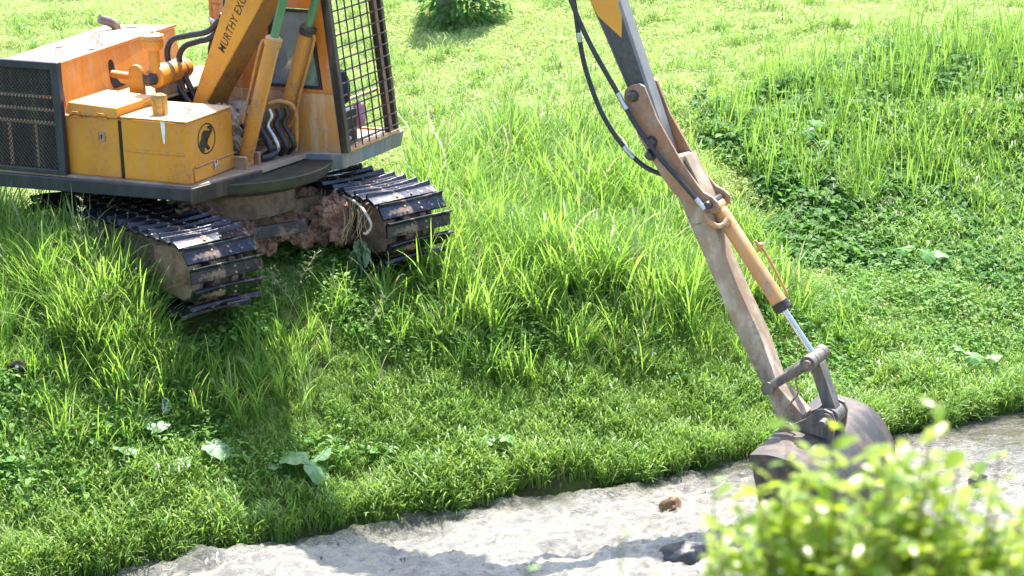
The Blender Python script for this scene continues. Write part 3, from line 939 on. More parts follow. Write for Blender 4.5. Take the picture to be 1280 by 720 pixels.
# splice plates
npl = [(3.755, 1.775), (3.80, 1.815), (3.875, 1.835), (3.918, 1.815), (4.02, 1.57), (4.185, 1.30), (4.33, 1.10), (4.40, 1.02), (4.47, .99), (4.515, .95), (4.52, .90), (4.49, .865), (4.43, .86), (4.36, .90), (4.26, .93), (4.15, .99), (4.05, 1.12), (3.86, 1.42), (3.745, 1.72)]
m = MB(); m.prism(npl, -.135, -.105, 'y'); m.build('splice_plate', M['rustplate'], st, 0.006)
fpl = [(p[0], p[1]) for p in npl]
m = MB(); m.prism(fpl, .105, .135, 'y'); m.build('splice_plate', M['rustplate'], st, 0.006)
for (x, z) in ((3.825, 1.735), (3.975, 1.385), (3.965, 1.285)):
    m = MB(); m.tube([(x, -.185, z), (x, -.172, z), (x, -.16, z), (x, -.135, z)], [.026, .036, .04, .05], 16)
    m.build('bolt', M['pinksteel'], st)
# lower extension arm
m = MB()
lo_side = [(4.00, 1.24), (4.20, 1.28), (4.42, .93), (4.555, .50), (4.845, -.09), (5.00, -.50), (5.20, -.70), (5.17, -.82), (5.08, -.86), (5.00, -.80), (4.935, -.62), (4.66, -.11), (4.38, .51), (4.16, .98)]
m.prism(lo_side, -.095, .095, 'y')
la = m.build('lower_arm', M['rusty'], st, 0.008)
m = MB(); m.prism([(4.215, 1.275), (4.40, .96), (4.425, .93), (4.24, 1.29)], -.10, .10, 'y')
m.build('cover_plate', M['rusty'], st, 0.004)
m = MB(); m.bar((4.285, -.0965, .735), (4.455, -.0965, .80), .004, .012)
m.build('weld_seam', M['boltrust'], st)
# cylinder lug plates' pin
m = MB(); m.tube([(4.445, -.18, .93), (4.445, -.16, .93), (4.445, .16, .93)], [.025, .034, .034], 18)
m.build('upper_pin', M['pinksteel'], st, 0.003)
# bucket cylinder
bc = cyl_part('bucket_cylinder', (4.475, 0, .86), (5.0, 0, .12), (5.265, 0, -.245), .062, .026, M['cylstick'], M['chrome'], M['blackpaint'])
m = MB(); m.tube(smooth_path([(4.74, .06, .62), (4.80, .085, .56), (4.92, .085, .36), (5.0, .075, .22), (5.0, .06, .16)], 6), .011, 8)
m.box(4.765, 4.80, .055, .10, .54, .60)
m.build('hard_line', M['cylstick'], bc)
m = MB(); m.tube(smooth_path([(4.42, -.17, .86), (4.46, -.16, .80), (4.52, -.12, .76), (4.56, -.07, .78)], 5), .02, 8)
m.tube([(4.55, -.09, .755), (4.57, -.05, .80)], .03, 10)
m.build('fitting', M['cylstick'], bc)
# bucket linkage
lk = P('bucket_linkage')
for s_ in (-1, 1):
    m = MB()
    m.tube([(4.93, s_ * .125, -.49), (5.25, s_ * .125, -.26)], [.036, .044], 14)
    m.cyl((4.93, s_ * .10, -.49), (4.93, s_ * .165, -.49), .052, 18)
    m.cyl((5.26, s_ * .09, -.25), (5.26, s_ * .17, -.25), .062, 18)
    m.build('side_link', M['darksteel'], lk, 0.004)
m = MB()
m.cyl((5.265, -.20, -.247), (5.265, .20, -.247), .034, 14)
m.cyl((5.265, -.085, -.247), (5.265, .085, -.247), .056, 20)
m.build('knuckle_pin', M['darksteel'], lk, 0.004)
m = MB()
m.hexa([(5.355, -.055, -.66), (5.455, -.055, -.64), (5.455, .055, -.64), (5.355, .055, -.66)], [(5.235, -.07, -.28), (5.325, -.07, -.27), (5.325, .07, -.27), (5.235, .07, -.28)])
m.cyl((5.41, -.09, -.69), (5.41, .09, -.69), .075, 22)
m.build('push_link', M['darksteel'], lk, 0.008)
m = MB(); m.tube(smooth_path([(5.19, -.10, -.30), (5.15, -.12, -.42), (5.17, -.12, -.5), (5.10, -.12, -.62), (5.12, -.1, -.70)], 6), .009, 6)
m.build('safety_wire', M['boltrust'], lk)

# --- bucket: wide, opening towards the machine
bk = P('bucket')
prof = [(5.02, -.815), (5.20, -.80), (5.42, -.85), (5.56, -.96), (5.655, -1.137), (5.66, -1.27), (5.59, -1.40), (5.46, -1.48), (5.30, -1.50), (5.15, -1.46)]
prof = [(p.x, p.z) for p in smooth_path([(a, 0, b) for a, b in prof], 4)]
bwid = .76
th = .022
m = MB()
n_ = len(prof)
inner = []
for i, p in enumerate(prof):
    a = Vector(prof[max(0, i - 1)]); b = Vector(prof[min(n_ - 1, i + 1)])
    t_ = (b - a).normalized(); nn = Vector((t_.y, -t_.x))
    inner.append((p[0] + nn.x * th, p[1] + nn.y * th))
ring = prof + inner[::-1]
vs = [(x, -bwid, z) for x, z in ring] + [(x, bwid, z) for x, z in ring]
L_ = len(ring)
fs = [(i, (i + 1) % L_, L_ + (i + 1) % L_, L_ + i) for i in range(L_)]
fs += [(i, i + 1, L_ - 2 - i, L_ - 1 - i) for i in range(n_ - 1)] + [(L_ + i, L_ + L_ - 1 - i, L_ + L_ - 2 - i, L_ + i + 1) for i in range(n_ - 1)]
m.add(vs, fs)
m.build('shell', M['bucketsteel'], bk, 0.003)
sp = [(5.02, -.82), (5.10, -1.225), (5.14, -1.455)] + prof[::-1][1:-1]
for s_ in (-1, 1):
    m = MB(); m.prism([(5.025 + (x - 5.025) * .99, z - .006) for x, z in sp], s_ * (bwid - .024), s_ * (bwid - .002), 'y')
    m.build('side_plate', M['bucketsteel'], bk, 0.003)
m = MB(); m.box(5.115, 5.165, -bwid - .01, bwid + .01, -1.49, -1.43)
m.build('cutting_edge', M['darksteel'], bk, 0.006)
for k in range(5):
    y = -.66 + .33 * k
    m = MB(); m.hexa([(5.06, y - .04, -1.64), (5.09, y - .04, -1.64), (5.09, y + .04, -1.64), (5.06, y + .04, -1.64)], [(5.10, y - .05, -1.46), (5.17, y - .05, -1.46), (5.17, y + .05, -1.46), (5.10, y + .05, -1.46)])
    m.build('tooth', M['darksteel'], bk, 0.006)
ear = [(5.02, -.80), (5.03, -.76), (5.08, -.745), (5.14, -.755), (5.24, -.70), (5.33, -.615), (5.39, -.60), (5.455, -.625), (5.48, -.69), (5.47, -.80), (5.44, -.90), (5.2, -.86), (5.05, -.86)]
for s_ in (-1, 1):
    m = MB(); m.prism(ear, s_ * .125, s_ * .155, 'y')
    m.build('ear_plate', M['darksteel'], bk, 0.006)
m = MB(); m.cyl((5.41, -.27, -.69), (5.41, .19, -.69), .032, 16)
m.cyl((5.41, -.17, -.69), (5.41, -.155, -.69), .06, 16)
m.build('link_pin', M['darksteel'], bk, 0.003)
m = MB(); m.cyl((5.09, -.19, -.80), (5.09, .19, -.80), .04, 16)
m.cyl((5.09, -.175, -.80), (5.09, -.156, -.80), .062, 18)
m.build('hinge_pin', M['rustplate'], bk, 0.003)

# --- stick hoses
hh = P('stick_hoses')
def lp(px, l): return px
h1 = [(3.05, -.05, 3.4), (3.22, -.05, 2.75), (3.31, -.08, 2.45), (3.36, -.10, 2.16), (3.42, -.10, 1.88), (3.56, -.10, 1.54), (3.77, -.08, 1.26), (3.98, -.04, 1.12), (4.25, .02, 1.10)]
m = MB(); m.tube(smooth_path(h1, 8), .02, 10); o = m.build('hose', M['rubber'], hh)
h2 = [(3.02, -.16, 3.4), (3.22, -.16, 2.78), (3.34, -.18, 2.45), (3.49, -.18, 2.13), (3.69, -.18, 1.80), (3.885, -.18, 1.49), (4.08, -.18, 1.26), (4.24, -.18, 1.10), (4.43, -.18, .90)]
m = MB(); m.tube(smooth_path(h2, 8), .02, 10); o2 = m.build('hose', M['rubber'], hh)
def seg_of(path, a, b, r, par):
    q = smooth_path(path, 8); n = len(q)
    m = MB(); m.tube(q[int(a * n):int(b * n)], r, 10); m.build('ferrule', M['braid'], par)
seg_of(h1, .36, .41, .0225, o); seg_of(h1, .72, .77, .0225, o)
seg_of(h2, .52, .57, .0225, o2); seg_of(h2, .94, 1.0, .0225, o2)

# --- undercarriage (turned against the house)
UC = -R(23)
ucm = Matrix.Rotation(UC, 4, 'Z')
def UP(name):
    return P(name, None, EX, (0, 0, 0), (0, 0, UC))
HL, TR, GA = 1.03, .285, .965
def track_pt(s):
    """stadium path, s in metres; returns (x, z, tangent, normal)"""
    zc = .325
    L1 = 2 * HL; C = PI * TR; s %= (2 * L1 + 2 * C)
    if s < L1: return (-HL + s, zc + TR, (1, 0), (0, 1))
    s -= L1
    if s < C:
        a = PI / 2 - s / TR
        return (HL + TR * math.cos(a), zc + TR * math.sin(a), (math.sin(a), -math.cos(a)), (math.cos(a), math.sin(a)))
    s -= C
    if s < L1: return (HL - s, zc - TR, (-1, 0), (0, -1))
    s -= L1
    a = -PI / 2 - s / TR
    return (-HL + TR * math.cos(a), zc + TR * math.sin(a), (math.sin(a), -math.cos(a)), (math.cos(a), math.sin(a)))
NS = 37
PER = 4 * HL + 2 * PI * TR
pitch = PER / NS
# one shoe: x travel, y across, z outward
def shoe_mesh():
    hw = .335
    secs = [(-hw, .050, .016), (-hw * .93, .046, .014), (-hw * .45, .030, .004), (0, .024, .0), (hw * .45, .030, .004), (hw * .93, .046, .014), (hw, .050, .016)]
    vs = []; fs = []
    h = .064
    for (y, g, e) in secs:
        prof = [(-h * 1.02, g * .35 + .004), (-h * .98, g + .012), (-h * .80, g + .014), (-h * .55, .018 + e * .4), (h * .45, .013), (h * 1.0, .006 - e * .3), (h * 1.02, -.016 - e * .5), (h * .5, -.012), (-h * .7, -.006)]
        vs += [(x, y, z) for x, z in prof]
    n = 9
    for i in range(len(secs) - 1):
        for k in range(n):
            fs.append((i * n + k, i * n + (k + 1) % n, (i + 1) * n + (k + 1) % n, (i + 1) * n + k))
    fs.append(tuple(range(n))); fs.append(tuple(range((len(secs) - 1) * n, len(secs) * n))[::-1])
    return vs, fs
svs, sfs = shoe_mesh()
mb = MB(); mb.add(svs, sfs)
shoe0 = mb.build('track_shoe', M['tracksteel'], None, 0.003)
sh_me = shoe0.data
sh_me.materials.append(M['boltrust'])
bm = bmesh.new(); bm.from_mesh(sh_me)
for y in (-.075, .075):
    for x in (-.012, .038):
        r = bmesh.ops.create_cone(bm, cap_ends=True, segments=8, radius1=.013, radius2=.011, depth=.012, matrix=Matrix.Translation((x, y, .018)))
        for v in r['verts']:
            for f in v.link_faces: f.material_index = 1
bm.to_mesh(sh_me); bm.free()
bpy.data.objects.remove(shoe0)
for side_, yc in ((-1, -GA), (1, GA)):
    tr = UP('crawler_track')
    tr['label'] = 'crawler track nearest the viewer, half buried in grass' if side_ < 0 else 'farther crawler track with a wilted plant caught in its front end'
    for i in range(NS):
        x, z, t_, n_ = track_pt((i + .3) * pitch)
        o = bpy.data.objects.new('track_shoe', sh_me)
        COL.objects.link(o); o.parent = tr
        tx = Vector((t_[0], 0, t_[1])); nz_ = Vector((n_[0], 0, n_[1])); yy = nz_.cross(tx)
        jit = Matrix.Rotation(random.uniform(-.035, .035), 4, 'Y') @ Matrix.Rotation(random.uniform(-.012, .012), 4, 'Z')
        mt = (Matrix((tx, yy, nz_)).transposed().to_4x4()) @ jit
        mt.translation = Vector((x, yc, z))
        o.matrix_local = mt
        bmod = o.modifiers.new('bevel', 'BEVEL'); bmod.width = .005; bmod.segments = 2; bmod.limit_method = 'ANGLE'; bmod.angle_limit = R(40)
    # chain
    m = MB()
    for i in range(NS):
        x, z, t_, n_ = track_pt((i + .3) * pitch)
        for dy in (-.085, .085):
            c = Vector((x, yc + dy, z)) - Vector((n_[0], 0, n_[1])) * .035
            d_ = Vector((t_[0], 0, t_[1])) * pitch * .5
            m.bar(c - d_, c + d_, .03, .06, (0, 1, 0))
    m.build('track_chain', M['mud'], tr, 0.004)
    m = MB()
    m.hexa([(-HL + .12, yc - .15, .17), (HL - .12, yc - .15, .17), (HL - .12, yc + .15, .17), (-HL + .12, yc + .15, .17)],
           [(-HL + .10, yc - .11, .49), (HL - .10, yc - .11, .49), (HL - .10, yc + .11, .49), (-HL + .10, yc + .11, .49)])
    m.build('track_frame', M['mud'], tr, 0.02)
    m = MB()   # idler yoke plates beside the front wheel, caked with mud
    for dy in (-.20, .20):
        m.prism([(HL - .45, .14), (HL - .05, .10), (HL + .20, .20), (HL + .235, .34), (HL + .18, .50), (HL - .08, .545), (HL - .45, .50)], yc + dy - .02, yc + dy + .02, 'y')
    m.build('idler_guard', M['mud'], tr, 0.015)
    m = MB(); m.tube([(HL, yc - .06, .325), (HL, yc + .06, .325)], TR - .05, 32); m.cyl((HL, yc - .23, .325), (HL, yc + .23, .325), .07, 16)
    m.build('idler', M['mud'], tr, 0.01)
    m = MB(); m.tube([(-HL, yc - .04, .325), (-HL, yc + .04, .325)], TR - .04, 14); m.cyl((-HL, yc - .2, .325), (-HL, yc + .24, .325), .15, 20)
    m.build('sprocket', M['mud'], tr, 0.01)
    for k in range(4):
        x = -HL + .38 + .43 * k
        m = MB(); m.cyl((x, yc - .14, .12), (x, yc + .14, .12), .075, 18)
        m.build('roller', M['mud'], tr, 0.008)
cf = UP('centre_frame')
m = MB(); m.box(-.42, .42, -.80, .80, .30, .56); m.build('cross_beam', M['mud'], cf, 0.03)
m = MB(); m.tube([(0, 0, .5), (0, 0, .71)], [.55, .50], 40); m.build('ring_base', M['mud'], cf, 0.01)
m = MB(); m.bar((.50, -.62, .40), (.80, .18, .44), .03, .11); m.build('loose_shoe_plate', M['tracksteel'], cf, 0.006)

# ------------------------------------------------------------------ vegetation
SAT = 0.92
def mk_leaf(name, stops, trans=(0.30, 0.50, 0.03), tmix=0.45, rough=0.42, spec=0.5, patch=None):
    """stops: list of colours picked per blade; patch: (colour, scale) broad patches in the field"""
    n = NT(name)
    geo = n.n('ShaderNodeNewGeometry')
    oi = n.n('ShaderNodeObjectInfo').outputs['Random']
    r = n.math('ADD', n.math('MULTIPLY', geo.outputs['Random Per Island'], 0.6), n.math('MULTIPLY', oi, 0.4))
    k = len(stops)
    c = n.ramp(r, [(0.1 + 0.8 * i / (k - 1), s_) for i, s_ in enumerate(stops)])
    if patch:
        f = n.noise(patch[1], 3, 0.6, geo.outputs['Position'])
        c = n.mix(n.ramp(f, [(0.42, 0), (0.62, patch[2] if len(patch) > 2 else .8)]), c, patch[0], 'MIX')
    hs_ = n.n('ShaderNodeHueSaturation'); hs_.inputs['Saturation'].default_value = SAT; n.l(c, hs_.inputs['Color']); c = hs_.outputs[0]
    p = n.pbr(c, rough, 0, None, spec)
    tr = n.n('ShaderNodeBsdfTranslucent')
    tc = n.mix(1.0, c, trans, 'ADD') if False else n.mix(0.55, c, trans)
    n.l(tc, tr.inputs[0])
    mx = n.n('ShaderNodeMixShader'); mx.inputs[0].default_value = tmix
    n.l(p.outputs[0], mx.inputs[1]); n.l(tr.outputs[0], mx.inputs[2])
    return n.done(mx.outputs[0])

G_TALL = mk_leaf('tall_grass_blades', [(0.07, 0.17, 0.02), (0.13, 0.28, 0.03), (0.21, 0.38, 0.05), (0.30, 0.46, 0.09)], (0.36, 0.60, 0.06), 0.52, 0.42, 0.4, ((0.28, 0.43, 0.08), 1.1, .45))
G_BANK = mk_leaf('bank_grass_blades', [(0.07, 0.17, 0.025), (0.13, 0.27, 0.035), (0.22, 0.38, 0.055), (0.33, 0.48, 0.10)], (0.38, 0.60, 0.07), 0.46, 0.40, 0.5, ((0.27, 0.40, 0.08), 1.4, .5))
G_LAWN = mk_leaf('lawn_blades', [(0.20, 0.32, 0.06), (0.31, 0.43, 0.10), (0.43, 0.52, 0.17), (0.53, 0.57, 0.30)], (0.50, 0.66, 0.17), 0.48, 0.5, 0.3, ((0.42, 0.50, 0.18), 0.9, .6))
G_WEED = mk_leaf('weed_leaves', [(0.06, 0.17, 0.03), (0.11, 0.27, 0.04), (0.18, 0.37, 0.06), (0.28, 0.46, 0.11)], (0.32, 0.56, 0.06), 0.48, 0.48, 0.32)
G_CREEP = mk_leaf('creeper_leaves', [(0.03, 0.115, 0.022), (0.055, 0.18, 0.03), (0.10, 0.26, 0.045), (0.18, 0.34, 0.07)], (0.22, 0.45, 0.05), 0.45, 0.5, 0.25, ((0.13, 0.26, 0.05), 1.3, .5))
G_SEED = mk_leaf('seed_heads', [(0.30, 0.33, 0.14), (0.42, 0.42, 0.22), (0.34, 0.30, 0.16)], (0.4, 0.42, 0.15), 0.3)
G_DRY = mk_leaf('dry_blades', [(0.40, 0.36, 0.20), (0.55, 0.50, 0.33), (0.34, 0.28, 0.14)], (0.5, 0.45, 0.2), 0.3)
SRC = bpy.data.collections.new('plant_sources')

def blade(V, F, base, az, h, lean, curl, wd, segs=4, twist=0.0, tip=0.05):
    """a ribbon: rises, leans out along az and bends over by curl"""
    p = np.array(base, float)
    ang = lean
    st_ = h / segs
    side = np.array([-math.sin(az + twist), math.cos(az + twist), 0])
    n0 = len(V)
    for i in range(segs + 1):
        t = i / segs
        ww = wd * (0.65 + 1.4 * t) * (1 - t) ** 0.75 if t < 1 else 0
        ww = max(ww, wd * tip * (i < segs))
        if i < segs:
            V.append(tuple(p - side * ww / 2)); V.append(tuple(p + side * ww / 2))
        else:
            V.append(tuple(p))
        p = p + st_ * np.array([math.sin(ang) * math.cos(az), math.sin(ang) * math.sin(az), math.cos(ang)])
        ang += curl / segs * (0.4 + 1.2 * t)
    for i in range(segs - 1):
        a = n0 + 2 * i
        F.append((a, a + 1, a + 3, a + 2))
    a = n0 + 2 * (segs - 1)
    F.append((a, a + 1, a + 2))

def leaf(V, F, c, az, tiltv, L, Wd, cup=0.15, roll=0.0):
    """a small pointed oval leaf with a fold along the midrib"""
    d = np.array([math.cos(az) * math.cos(tiltv), math.sin(az) * math.cos(tiltv), math.sin(tiltv)])
    s0 = np.array([-math.sin(az), math.cos(az), 0])
    up = np.cross(d, s0) * 1.0
    up = -up if up[2] < 0 else up
    s_ = s0 * math.cos(roll) + up * math.sin(roll)
    up = np.cross(s_, d); up = -up if up[2] < 0 else up
    c = np.array(c, float)
    n0 = len(V)
    prof_ = [(0, 0), (.22, .42), (.5, .5), (.78, .32), (1.0, 0)]
    for t, w_ in prof_:
        m_ = c + d * L * t - up * L * 0.10 * t * t * 2
        if w_ == 0: V.append(tuple(m_))
        else:
            V.append(tuple(m_ - s_ * Wd * w_ + up * cup * Wd)); V.append(tuple(m_)); V.append(tuple(m_ + s_ * Wd * w_ + up * cup * Wd))
    a = n0
    F += [(a, a + 1, a + 2), (a, a + 2, a + 3)]
    for i in range(2):
        q = n0 + 1 + 3 * i
        F += [(q, q + 3, q + 4, q + 1), (q + 1, q + 4, q + 5, q + 2)]
    q = n0 + 7; e = n0 + 10
    F += [(q, e, q + 1), (q + 1, e, q + 2)]

def src(col, name, V, F, mats, midx=None):
    me = bpy.data.meshes.new(name)
    me.from_pydata(V, [], F)
    for m_ in mats: me.materials.append(m_)
    if midx is not None: me.polygons.foreach_set('material_index', np.array(midx, np.int32))
    me.update()
    o = bpy.data.objects.new(name, me)
    col.objects.link(o)
    return o

ru = random.uniform
def col_of(name): return bpy.data.collections.new(name)

c_lawn = col_of('src_lawn')
for k in range(8):
    V, F = [], []
    for i in range(46):
        r = 0.13 * math.sqrt(random.random()); a = ru(0, 6.28)
        blade(V, F, (r * math.cos(a), r * math.sin(a), -0.01), ru(0, 6.28), ru(.035, .10), ru(.1, .9), ru(.2, 1.2), ru(.005, .009), 3)
    for i in range(7):
        r = 0.13 * math.sqrt(random.random()); a = ru(0, 6.28)
        leaf(V, F, (r * math.cos(a), r * math.sin(a), ru(.02, .06)), ru(0, 6.28), ru(-.2, .5), ru(.02, .035), ru(.014, .022))
    src(c_lawn, 'lawn_%02d' % k, V, F, [G_LAWN])
c_bank = col_of('src_bank')
for k in range(9):
    V, F = [], []
    for i in range(22):
        r = 0.10 * math.sqrt(random.random()); a = ru(0, 6.28)
        bs = (r * math.cos(a), r * math.sin(a), -0.02)
        blade(V, F, bs, ru(0, 6.28), ru(.10, .27), ru(.05, .5), ru(.5, 2.0), ru(.008, .015), 5)
    for i in range(9):      # stems with side leaves
        r = 0.10 * math.sqrt(random.random()); a = ru(0, 6.28)
        x, y = r * math.cos(a), r * math.sin(a); hh_ = ru(.12, .24); az = ru(0, 6.28)
        blade(V, F, (x, y, 0), az, hh_, .1, .2, .004, 3)
        for q in range(3):
            t = .4 + .25 * q
            blade(V, F, (x + .02 * math.cos(az) * t, y + .02 * math.sin(az) * t, hh_ * t), az + q * 2.6 + ru(-.4, .4), ru(.06, .11), ru(.6, 1.0), ru(.6, 1.4), ru(.008, .012), 4)
    mi = [0] * len(F)
    if k % 3 == 0:
        n0 = len(F)
        for i in range(2): blade(V, F, (ru(-.06, .06), ru(-.06, .06), 0), ru(0, 6.28), ru(.14, .26), ru(.3, .9), ru(.3, 1.2), .007, 4)
        mi += [1] * (len(F) - n0)
    src(c_bank, 'bank_%02d' % k, V, F, [G_BANK, G_DRY], mi)
c_tall = col_of('src_tall')
for k in range(10):
    V, F = [], []; mi = []
    lean0 = ru(0, 6.28)
    for i in range(24):
        r = 0.09 * math.sqrt(random.random()); a = ru(0, 6.28)
        n0 = len(F)
        blade(V, F, (r * math.cos(a), r * math.sin(a), -0.02), ru(0, 6.28) if random.random() < .6 else lean0 + ru(-.8, .8), ru(.30, .90) * ru(.8, 1), ru(.03, .5), ru(.2, 2.0), ru(.009, .021), 7)
        mi += [1 if random.random() < .035 else 0] * (len(F) - n0)
    src(c_tall, 'tall_%02d' % k, V, F, [G_TALL, G_DRY], mi)
c_spike = col_of('src_spike')     # thin upright stems over dark ground
for k in range(8):
    V, F = [], []
    for i in range(10):
        r = 0.12 * math.sqrt(random.random()); a = ru(0, 6.28)
        blade(V, F, (r * math.cos(a), r * math.sin(a), -0.02), ru(0, 6.28), ru(.35, .75), ru(.0, .22), ru(.1, .9), ru(.009, .015), 6)
    src(c_spike, 'spike_%02d' % k, V, F, [G_TALL])
c_weed = col_of('src_weed')
for k in range(9):
    V, F = [], []
    for i in range(26):
        r = 0.13 * math.sqrt(random.random()); a = ru(0, 6.28); h_ = ru(.03, .16)
        big = random.random() < .3
        leaf(V, F, (r * math.cos(a), r * math.sin(a), h_), ru(0, 6.28), ru(-.5, .6), ru(.035, .06) if big else ru(.02, .035), ru(.022, .04) if big else ru(.012, .02), .15, ru(-.4, .4))
    for i in range(16):
        r = 0.13 * math.sqrt(random.random()); a = ru(0, 6.28)
        blade(V, F, (r * math.cos(a), r * math.sin(a), -.01), ru(0, 6.28), ru(.08, .18), ru(.1, .7), ru(.3, 1.5), ru(.004, .008), 4)
    src(c_weed, 'weed_%02d' % k, V, F, [G_WEED])
c_creep = col_of('src_creep')
for k in range(8):
    V, F = [], []
    for i in range(34):
        r = 0.17 * math.sqrt(random.random()); a = ru(0, 6.28); h_ = ru(.03, .22) * (1 - r / .22)
        leaf(V, F, (r * math.cos(a), r * math.sin(a), h_), ru(0, 6.28), ru(-.6, .3), ru(.045, .08), ru(.035, .06), .1, ru(-.4, .4))
    for i in range(8):
        r = 0.15 * math.sqrt(random.random()); a = ru(0, 6.28)
        blade(V, F, (r * math.cos(a), r * math.sin(a), -.01), ru(0, 6.28), ru(.12, .28), ru(.1, .8), ru(.3, 1.5), ru(.004, .008), 4)
    src(c_creep, 'creep_%02d' % k, V, F, [G_CREEP])

def scatter(name, pts, col, nvar, smin, smax, label=None, cat='grass', tiltmax=0.12, kind='stuff', hs=None):
    """instances of the plants in col at the given ground points, as one object"""
    pts = np.asarray(pts, float)
    N = len(pts)
    me = bpy.data.meshes.new(name)
    me.vertices.add(N); me.vertices.foreach_set('co', pts.ravel())
    r = np.stack([rng.uniform(-tiltmax, tiltmax, N), rng.uniform(-tiltmax, tiltmax, N), rng.uniform(0, 2 * PI, N)], 1)
    s_ = rng.uniform(smin, smax, N)
    if hs is not None: s_ = s_ * hs
    at = me.attributes.new('rot', 'FLOAT_VECTOR', 'POINT'); at.data.foreach_set('vector', r.ravel().astype(np.float32))
    at = me.attributes.new('scl', 'FLOAT', 'POINT'); at.data.foreach_set('value', s_.astype(np.float32))
    at = me.attributes.new('idx', 'INT', 'POINT'); at.data.foreach_set('value', rng.integers(0, nvar, N).astype(np.int32))
    o = link(name, me)
    g = bpy.data.node_groups.new(name, 'GeometryNodeTree')
    g.interface.new_socket('Geometry', in_out='INPUT', socket_type='NodeSocketGeometry')
    g.interface.new_socket('Geometry', in_out='OUTPUT', socket_type='NodeSocketGeometry')
    gi = g.nodes.new('NodeGroupInput'); go = g.nodes.new('NodeGroupOutput')
    ip = g.nodes.new('GeometryNodeInstanceOnPoints')
    ci = g.nodes.new('GeometryNodeCollectionInfo')
    ci.inputs['Collection'].default_value = col
    ci.inputs['Separate Children'].default_value = True
    ci.inputs['Reset Children'].default_value = True
    def na(nm, ty):
        x = g.nodes.new('GeometryNodeInputNamedAttribute'); x.data_type = ty; x.inputs['Name'].default_value = nm
        return [q for q in x.outputs if q.enabled][0]
    L = g.links.new
    L(gi.outputs[0], ip.inputs['Points']); L(ci.outputs[0], ip.inputs['Instance'])
    ip.inputs['Pick Instance'].default_value = True
    L(na('idx', 'INT'), ip.inputs['Instance Index'])
    e2r = g.nodes.new('FunctionNodeEulerToRotation')
    L(na('rot', 'FLOAT_VECTOR'), e2r.inputs[0]); L(e2r.outputs[0], ip.inputs['Rotation'])
    L(na('scl', 'FLOAT'), ip.inputs['Scale'])
    L(ip.outputs[0], go.inputs[0])
    md = o.modifiers.new('scatter', 'NODES'); md.node_group = g
    tag(o, label, cat, kind=kind)
    return o

def inpoly(x, y, poly):
    x = np.asarray(x); y = np.asarray(y)
    ins = np.zeros(x.shape, bool)
    n = len(poly); j = n - 1
    for i in range(n):
        xi, yi = poly[i]; xj, yj = poly[j]
        c = ((yi > y) != (yj > y)) & (x < (xj - xi) * (y - yi) / (yj - yi + 1e-12) + xi)
        ins ^= c; j = i
    return ins

def sample(dens, x0, x1, y0, y1):
    n = int(dens * (x1 - x0) * (y1 - y0))
    X = rng.uniform(x0, x1, n); Y = rng.uniform(y0, y1, n)
    return X, Y

def warp(X, Y, amp=0.5, sc_=1.2, seed=3):
    return X + amp * (fbm(X * sc_, Y * sc_, seed, 3) - .5) * 2, Y + amp * (fbm(X * sc_, Y * sc_, seed + 9, 3) - .5) * 2

# ground patches, in metres on the ground
PA = [(-0.9, 18.75), (-1.0, 20.4), (-0.95, 22.2), (-0.5, 24.0), (0.9, 23.8), (2.0, 23.2), (2.45, 22.2), (2.5, 21.2), (2.0, 20.4), (1.2, 19.9), (0.3, 19.5)]
PB = [(-6.5, 21.2), (-4.9, 20.9), (-3.9, 20.0), (-3.0, 19.3), (-2.5, 18.95), (-2.5, 18.5), (-3.1, 18.15), (-3.9, 17.9), (-6.0, 17.6)]
PC = [(2.0, 24.8), (3.2, 26.2), (4.7, 27.5), (8.5, 28.5), (8.5, 23.8), (5.8, 23.7), (4.2, 23.4), (2.7, 23.2)]
PCR = [(2.6, 24.6), (3.9, 25.3), (5.7, 25.9), (9, 26), (9, 21.9), (5.6, 21.6), (4.2, 21.7), (3.3, 22.0), (2.7, 21.9)]
def view_ok(X, Y, m=1.2):
    return np.abs(X) < Y * 0.2134 * 1.04 + m
def place(X, Y, dz=0.0):
    return np.stack([X, Y, base_height(X, Y) + dz], 1)
def machine_clear(X, Y):
    """false under the crawler tracks"""
    a = R(50)
    dx, dy = X - EX_LOC[0], Y - EX_LOC[1]
    f_ = dx * math.cos(a) - dy * math.sin(a); l_ = dx * math.sin(a) + dy * math.cos(a)
    on = (np.abs(f_) < 1.02) & (np.abs(np.abs(l_) - GA) < .30)
    return ~on
def under(X, Y):
    a = R(50)
    dx, dy = X - EX_LOC[0], Y - EX_LOC[1]
    f_ = dx * math.cos(a) - dy * math.sin(a); l_ = dx * math.sin(a) + dy * math.cos(a)
    return (np.abs(f_) < 1.2) & (np.abs(l_) < 1.3)

# 1 lawn
X, Y = sample(150, -10, 11, 17.5, 48)
v = Y - bankline(X)
keep = view_ok(X, Y, 1.8) & (v > 1.2) & machine_clear(X, Y)
keep &= rng.random(len(X)) < np.clip(1.25 - (Y - 20) / 38, .35, 1) * (1 - .8 * (fbm(X * 1.3, Y * 1.3, 91, 3) > .66))
wx, wy = warp(X, Y)
keep &= ~inpoly(wx, wy, PCR)
keep &= ~((v < 2.6) & (X < 2.2))
scatter('lawn_grass', place(X[keep], Y[keep]), c_lawn, 8, .8, 1.5, 'short pale sunlit grass covering the level field behind')
# longer far tussocks
X, Y = sample(9, -10, 10, 23.5, 46)
keep = view_ok(X, Y, 1.5) & (fbm(X * .5, Y * .5, 55, 3) > .47)
scatter('tussock_grass', place(X[keep], Y[keep]), c_bank, 9, .6, 1.3, 'loose tussocks of longer grass dotted over the far field')

